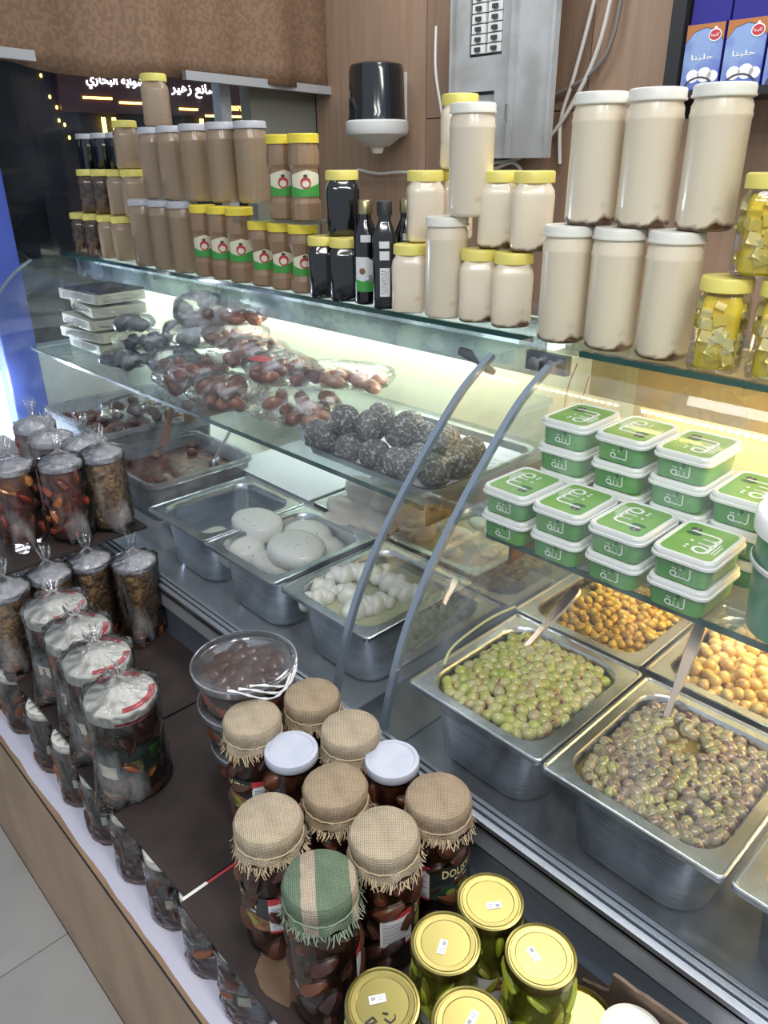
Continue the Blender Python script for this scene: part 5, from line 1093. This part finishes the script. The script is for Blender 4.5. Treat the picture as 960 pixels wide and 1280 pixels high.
def burlap_cover(t, R, z, m, seed, strand):
    ph = seed*1.3
    g = G().lathe([(R*1.07, -.034), (R*1.04, -.027), (R*.99, -.022), (R*1.0, -.018), (R*1.03, -.012), (R*1.04, -.004), (R*1.00, .0015), (R*.93, .0042), (R*.6, .005), (R*.3, .0048), (0, .0046)], 64, cap0=False,
              wob=lambda a, zz, r: 1+((.035*sin(7*a+ph)+.03*sin(13*a+2*ph)) if zz < -.02 else .012*sin(11*a+ph) if zz < -.002 else 0))
    g.v = [(x, y, zz+(.004*sin(5*atan2(y, x)+ph) if zz < -.026 else 0)+.0012*noise.noise(Vector((x*40+seed, y*40, 0)))) for x, y, zz in g.v]
    c = g.build('burlap_cover', M[m], t, loc=(0, 0, z), ang=60)
    fr = fringe_geo(R*1.07, -.033, 150, seed, .006, .012).build('fringe', M[strand], c); fr['kind'] = 'stuff'
    G().tube([(R*1.02*cos(2*pi*i/40), R*1.02*sin(2*pi*i/40), -.0205+.001*sin(3*i)) for i in range(41)], .0009, 6).build('string', M[strand], c)
def pickle_jar(label_kind, cover, seed, H, R=.0415):
    t = thing('pickle_jar', '-', 'jar'); hb = H-.016
    G().lathe([(R*.85, 0), (R*.97, .004), (R, .010), (R, hb-.032), (R*.95, hb-.018), (R*.86, hb-.010), (R*.86, hb)], 36).build('jar_glass', M['jar_glass'], t)
    G().lathe([(R*.82, .004), (R*.925, .011), (R*.925, hb-.03), (R*.78, hb-.012)], 30).build('contents', M['jar_fill'], t)
    lumps(t, 'makdous_dark', 32, R*.965, .018, hb-.028, .021, .017, seed, 'stuffed_eggplant')
    # printed label: dark front to the near-left, white text panel beside it
    if label_kind != 'none':
        a0 = {'left': -1.0, 'text': .15, 'right': .75}[label_kind]
        z0, z1 = .058, .118
        if label_kind in ('left', 'right'):
            s = -1 if label_kind == 'left' else 1
            lb = patch(G(), R+.0008, a0-.95, a0+.75, z0, z1, 16).build('label', M['label_black'], t)
            g = G(); text_on(g, 'DOLISY', .015, on_cyl(R+.0014, a0-.05, z1-.013), .046, .02); g.build('lettering', M['print_gold'], lb, False)
            g = G(); text_on(g, 'Makdous', .0055, on_cyl(R+.0014, a0+.1, z1-.026), .022, .02); g.build('small_lettering', M['print_white'], lb, False)
            patch(G(), R+.0012, a0-.95, a0+.75, z0, z0+.024, 14, top=lambda u: .010*sin(pi*u)-.004).build('picture', M['brown_print' if s < 0 else 'label_dark_green'], lb)
            g = G()
            for q, (u, v_) in enumerate(((-.012, .012), (.002, .008), (.013, .014), (.005, .019))): g.add(*blob2d(on_cyl(R+.0016+.0001*q, a0, z0+v_) if False else (lambda uu, vv, u=u, v_=v_, q=q: on_cyl(R+.0016+.0001*q, a0, z0)(u+uu, v_+vv)), .014, .012))
            g.build('olive_picture', M['olive_print'], lb, False)
            b0 = a0+.75 if s < 0 else a0-.95-.45
            w1 = b0+.75 if s < 0 else b0+.45
        else:
            b0, w1 = -.15, .85; lb = patch(G(), R+.0008, w1, w1+.9, z0, z1, 10).build('label', M['label_black'], t)
            g = G(); text_on(g, 'DOLISY', .015, on_cyl(R+.0014, w1+.5, z1-.013), .03, .02); g.build('lettering', M['print_gold'], lb, False)
            patch(G(), R+.0012, w1+.1, w1+.8, z0, z0+.03, 10, top=lambda u: .010*sin(pi*u)-.004).build('picture', M['olive_print'], lb)
        wp = patch(G(), R+.0011, b0, w1, z0+.001, z1-.004, 8).build('text_panel', M['label_white'], t)
        patch(G(), R+.0013, b0, w1, z1-.012, z1, 8, bot=lambda u: .004*u).build('red_header', M['red'], wp)
        g = G()
        for q in range(10): patch(g, R+.0015, b0+.08, w1-.08-.1*(q % 3), z0+.0085+.0036*q, z0+.0102+.0036*q, 6)
        for q in range(12): patch(g, R+.0015, b0+.08+.05*q*(w1-b0)/.9, b0+.08+.05*q*(w1-b0)/.9+.012+.012*(q % 2), z0+.0025, z0+.0068, 1)
        g.build('small_print', M['print_grey'], wp, False)
        patch(G(), R+.0012, b0, w1, z0-.003, z0+.001, 8).build('red_footer', M['red'], wp)
    if cover == 'white':
        ld = G().lathe([(R*.93, -.014), (R*.96, -.012), (R*.96, -.003), (R*.93, 0), (R*.80, .0005), (R*.77, -.001), (0, -.0012)], 44).build('lid', M['lid_metal_white'], t, loc=(0, 0, hb+.012))
    else:
        G().lathe([(R*.93, -.014), (R*.95, -.003), (R*.9, 0), (0, 0)], 30).build('lid', M['tin'], t, loc=(0, 0, hb+.012))
        burlap_cover(t, R*1.0, hb+.0135, cover, seed, 'strand_green' if cover == 'burlap_green' else 'strand')
    return t
ZJ = ZB+.0008
fj = dict(A=(315, 899, 'left', 'burlap_pale', .205, 'burlap capped jar right beside the round tub'), B=(390, 871, 'none', 'burlap', .205, 'burlap capped jar at the back against the case rail'), C=(438, 912, 'none', 'burlap_pale', .205, 'burlap capped jar behind the second white tin lid'),
          w1=(364, 936, 'left', 'white', .190, 'dark pickle jar with white tin lid between two burlap caps'), w2=(490, 948, 'none', 'white', .190, 'dark pickle jar with white tin lid nearest the olive pans'), D=(419, 984, 'none', 'burlap', .205, 'burlap capped jar in the middle of the cluster'),
          E=(335, 1025, 'left', 'burlap_pale', .212, 'burlap capped jar with black label at the cardboard seam'), F=(548, 997, 'right', 'burlap', .202, 'burlap capped jar with black label beside the case rail'), G=(480, 1043, 'text', 'burlap_pale', .212, 'burlap capped jar with white text panel facing out'), gr=(400, 1102, 'none', 'burlap_green', .218, 'dark jar with green and beige striped cloth cap'))
for k, (n_, (px, py, lk, cv, H, lb)) in enumerate(fj.items()):
    p = atz(px, py, ZJ+H-.004); t = pickle_jar(lk, cv, k+1, H, .0415 if cv == 'white' else .043); t.location = (p.x, p.y, ZJ); t.rotation_euler[2] = face_cam(p); t['label'] = lb; t['group'] = 'dark pickle jars on the front tier'
    if n_ == 'gr': patch(G(), .0440, 1.0, 1.5, .045, .12, 5).build('label_edge', M['label_white'], t); patch(G(), .0443, 1.0, 1.5, .108, .122, 5).build('red_header', M['red'], t)
# gold lidded jars of green pickles
def gold_jar(seed):
    t = thing('gold_lid_jar', '-', 'jar'); R = .0395; H = .158
    G().lathe([(R*.85, 0), (R*.97, .004), (R, .010), (R, .118), (R*.95, .134), (R*.9, .142), (R*.9, .148)], 36).build('jar_glass', M['jar_glass'], t)
    G().lathe([(R*.80, .004), (R*.86, .011), (R*.86, .12), (R*.78, .142)], 30).build('brine', M['pickle_fill'], t)
    lumps(t, 'pickle', 24, R*.98, .012, .138, .021, .009, seed, 'pickle')
    lb = patch(G(), R+.0008, -.75, .95, .030, .082, 14, top=lambda u: -.010*sin(pi*u)).build('label', M['label_white'], t)
    patch(G(), R+.0013, -.75, .0, .034, .066, 8, top=lambda u: -.02*u).build('green_picture', M['label_green'], lb)
    g = G(); g.add(*blob2d(on_cyl(R+.0014, .45, .060), .020, .017)); g.build('emblem', M['red'], lb, False)
    g = G(); text_on(g, 'ملكة', .006, on_cyl(R+.0018, .45, .060), .014, .02); g.build('emblem_lettering', M['print_white'], lb, False)
    ld = G().lathe([(R*.98, 0), (R*1.02, .0015), (R*1.02, .0105), (R*1.0, .013), (R*.94, .0135), (R*.915, .0118), (R*.87, .0118), (R*.85, .0128), (R*.72, .0126), (R*.70, .0119), (0, .0119)], 52).build('lid', M['gold'], t, loc=(0, 0, .1455))
    st = G().box((-.009, -.0045, .0122), (.009, .0045, .0125), T=rot(0, 0, .9+seed, (.006*sin(seed), .008*cos(seed), 0))).build('price_sticker', M['label_white'], ld, False)
    g = G(); T = rot(0, 0, .9+seed, (.006*sin(seed), .008*cos(seed), .0126)); g.add([tuple(T @ Vector((x, y, 0))) for x, y in ((.002, -.003), (.007, -.003), (.007, .001), (.002, .001))], [(0, 1, 2, 3)])
    for q in range(3): g.add([tuple(T @ Vector((x, y, 0))) for x, y in ((-.007, -.003+.002*q), (.0, -.003+.002*q), (.0, -.0022+.002*q), (-.007, -.0022+.002*q))], [(0, 1, 2, 3)])
    g.build('sticker_print', M['print_grey'], st, False)
    return t
for k, (px, py, w) in enumerate(((613, 1126, 'beside the case front, farthest'), (557, 1178, 'middle, in front of the text panel jar'), (676, 1194, 'beside the carton flap, label showing'), (478, 1254, 'with black handwritten marks on its lid'), (587, 1280, 'lowest, cut by the bottom of the picture'))):
    p = atz(px, py, ZJ+.158); t = gold_jar(k+1); t.location = (p.x, p.y, ZJ); t.rotation_euler[2] = face_cam(p); t['label'] = 'green pickle jar with shiny gold lid, '+w; t['group'] = 'gold lidded pickle jars'
    if k == 3:
        ld = [c for c in t.children if c.name.startswith('lid')][0]; g = G(); R0 = rot(0, 0, pi/2)
        for pts in ([(-.016, -.018), (-.010, -.014), (-.006, -.018), (-.014, -.021), (-.018, -.018)], [(.002, -.016), (.008, -.020), (.013, -.016), (.013, -.012)], [(.0, -.010), (.006, -.011)]): g.tube([R0 @ Vector((x, y, .0128)) for x, y in pts], .0008, 5)
        tag(g.build('handwriting', M['print_dark'], ld), None, None, kind='stuff')
        for o in [c for c in ld.children if c.name.startswith('price_sticker')]: o.location = (0, 0, 0)
# small round tin behind the gold jars and the tub lid at the bottom edge
t = thing('clear_tub', 'clear round tub with pale rim partly behind the gold lidded jar', 'tub', (-.243, .527, ZJ))
G().lathe([(.036, 0), (.040, .004), (.042, .060), (.044, .062), (.044, .066), (.041, .067), (.040, .062), (0, .061)], 32).build('tub_body', M['gold'], t)
t = thing('white_lid_tub', 'small tub with milky white lid at the bottom edge beside the carton', 'tub', atz(792, 1292, .72)); t.location.z = ZJ
G().lathe([(.028, .005), (.032, .07)], 28).build('tub_body', M['storage'], t); G().lathe([(.035, 0), (.036, .002), (.036, .008), (.031, .010), (.030, .0085), (0, .0085)], 32).build('lid', M['lid_white'], t, loc=(0, 0, .072))
# round clear tubs of brown pickles, taped
def round_tub(seed, taped):
    t = thing('round_tub', '-', 'tub'); R = .083
    G().lathe([(R*.80, 0), (R*.84, .003), (R*.95, .058), (R*.98, .060)], 44).build('tub_body', M['clear_plastic'], t)
    G().lathe([(R*.78, .003), (R*.82, .006), (R*.92, .050), (R*.6, .056), (0, .057)], 40).build('contents', M['brine_dark'], t)
    rnd = random.Random(seed); ms = [G().ball(.024, .017, .012, 12, 8, lump=.2, seed=q).mesh('stuffed_eggplant', mk_brown) for q in range(3)]
    for k in range(20):
        r = R*.72*sqrt((k+.5)/20); a = k*2.4; link('stuffed_eggplant', rnd.choice(ms), t, (r*cos(a), r*sin(a), .052+rnd.uniform(0, .004)), (0, rnd.uniform(-.2, .2), rnd.uniform(0, 6)))
    for k in range(16): a = 2*pi*k/16; link('stuffed_eggplant', rnd.choice(ms), t, (R*.75*cos(a), R*.75*sin(a), .020+.014*(k % 2)), (rnd.uniform(0, 1), rnd.uniform(-1, 1), a+pi/2))
    ld = G().lathe([(R*1.0, .058), (R*1.035, .060), (R*1.035, .070), (R*1.0, .074), (R*.95, .0745), (R*.92, .070), (0, .0695)], 52).build('lid', M['clear_plastic'], t)
    G().tube([(R*1.03*cos(2*pi*i/48), R*1.03*sin(2*pi*i/48), .0715) for i in range(49)], .0018, 6).build('lid_rim', M['storage'], ld)
    if taped:
        for q in range(3):
            g = G(); a0 = -.55+.2*q; pts = [(R*1.0*cos(a0+1.3*u), R*1.0*sin(a0+1.3*u), .078-.05*abs(sin(3.0*u))*u+.003*q) for u in [i/14 for i in range(15)]]
            g.tube([(x*(1+.04), y*(1+.04), z) for x, y, z in pts], [.0018+.0008*sin(i*2+q) for i in range(15)], 6).build('tape', M['tape'], t)
    return t
mk_brown = rand_mat('brown_pickle', [(.10, .032, .016), (.15, .055, .026), (.08, .024, .013)], .3, coat=.4)
p = atz(305, 826, ZJ+.222)
for j in range(3):
    t = round_tub(j, j == 2); t.location = (p.x+(.012, -.004, 0)[j]*1.0, p.y+(.012, .006, 0)[j], ZJ+.0755*j); t.rotation_euler[2] = face_cam(p)+.2
    t['label'] = 'clear round tub of brown stuffed pickles, '+['lowest of three', 'middle of three', 'topmost of three with twisted white tape'][j]; t['group'] = 'stacked round pickle tubs'
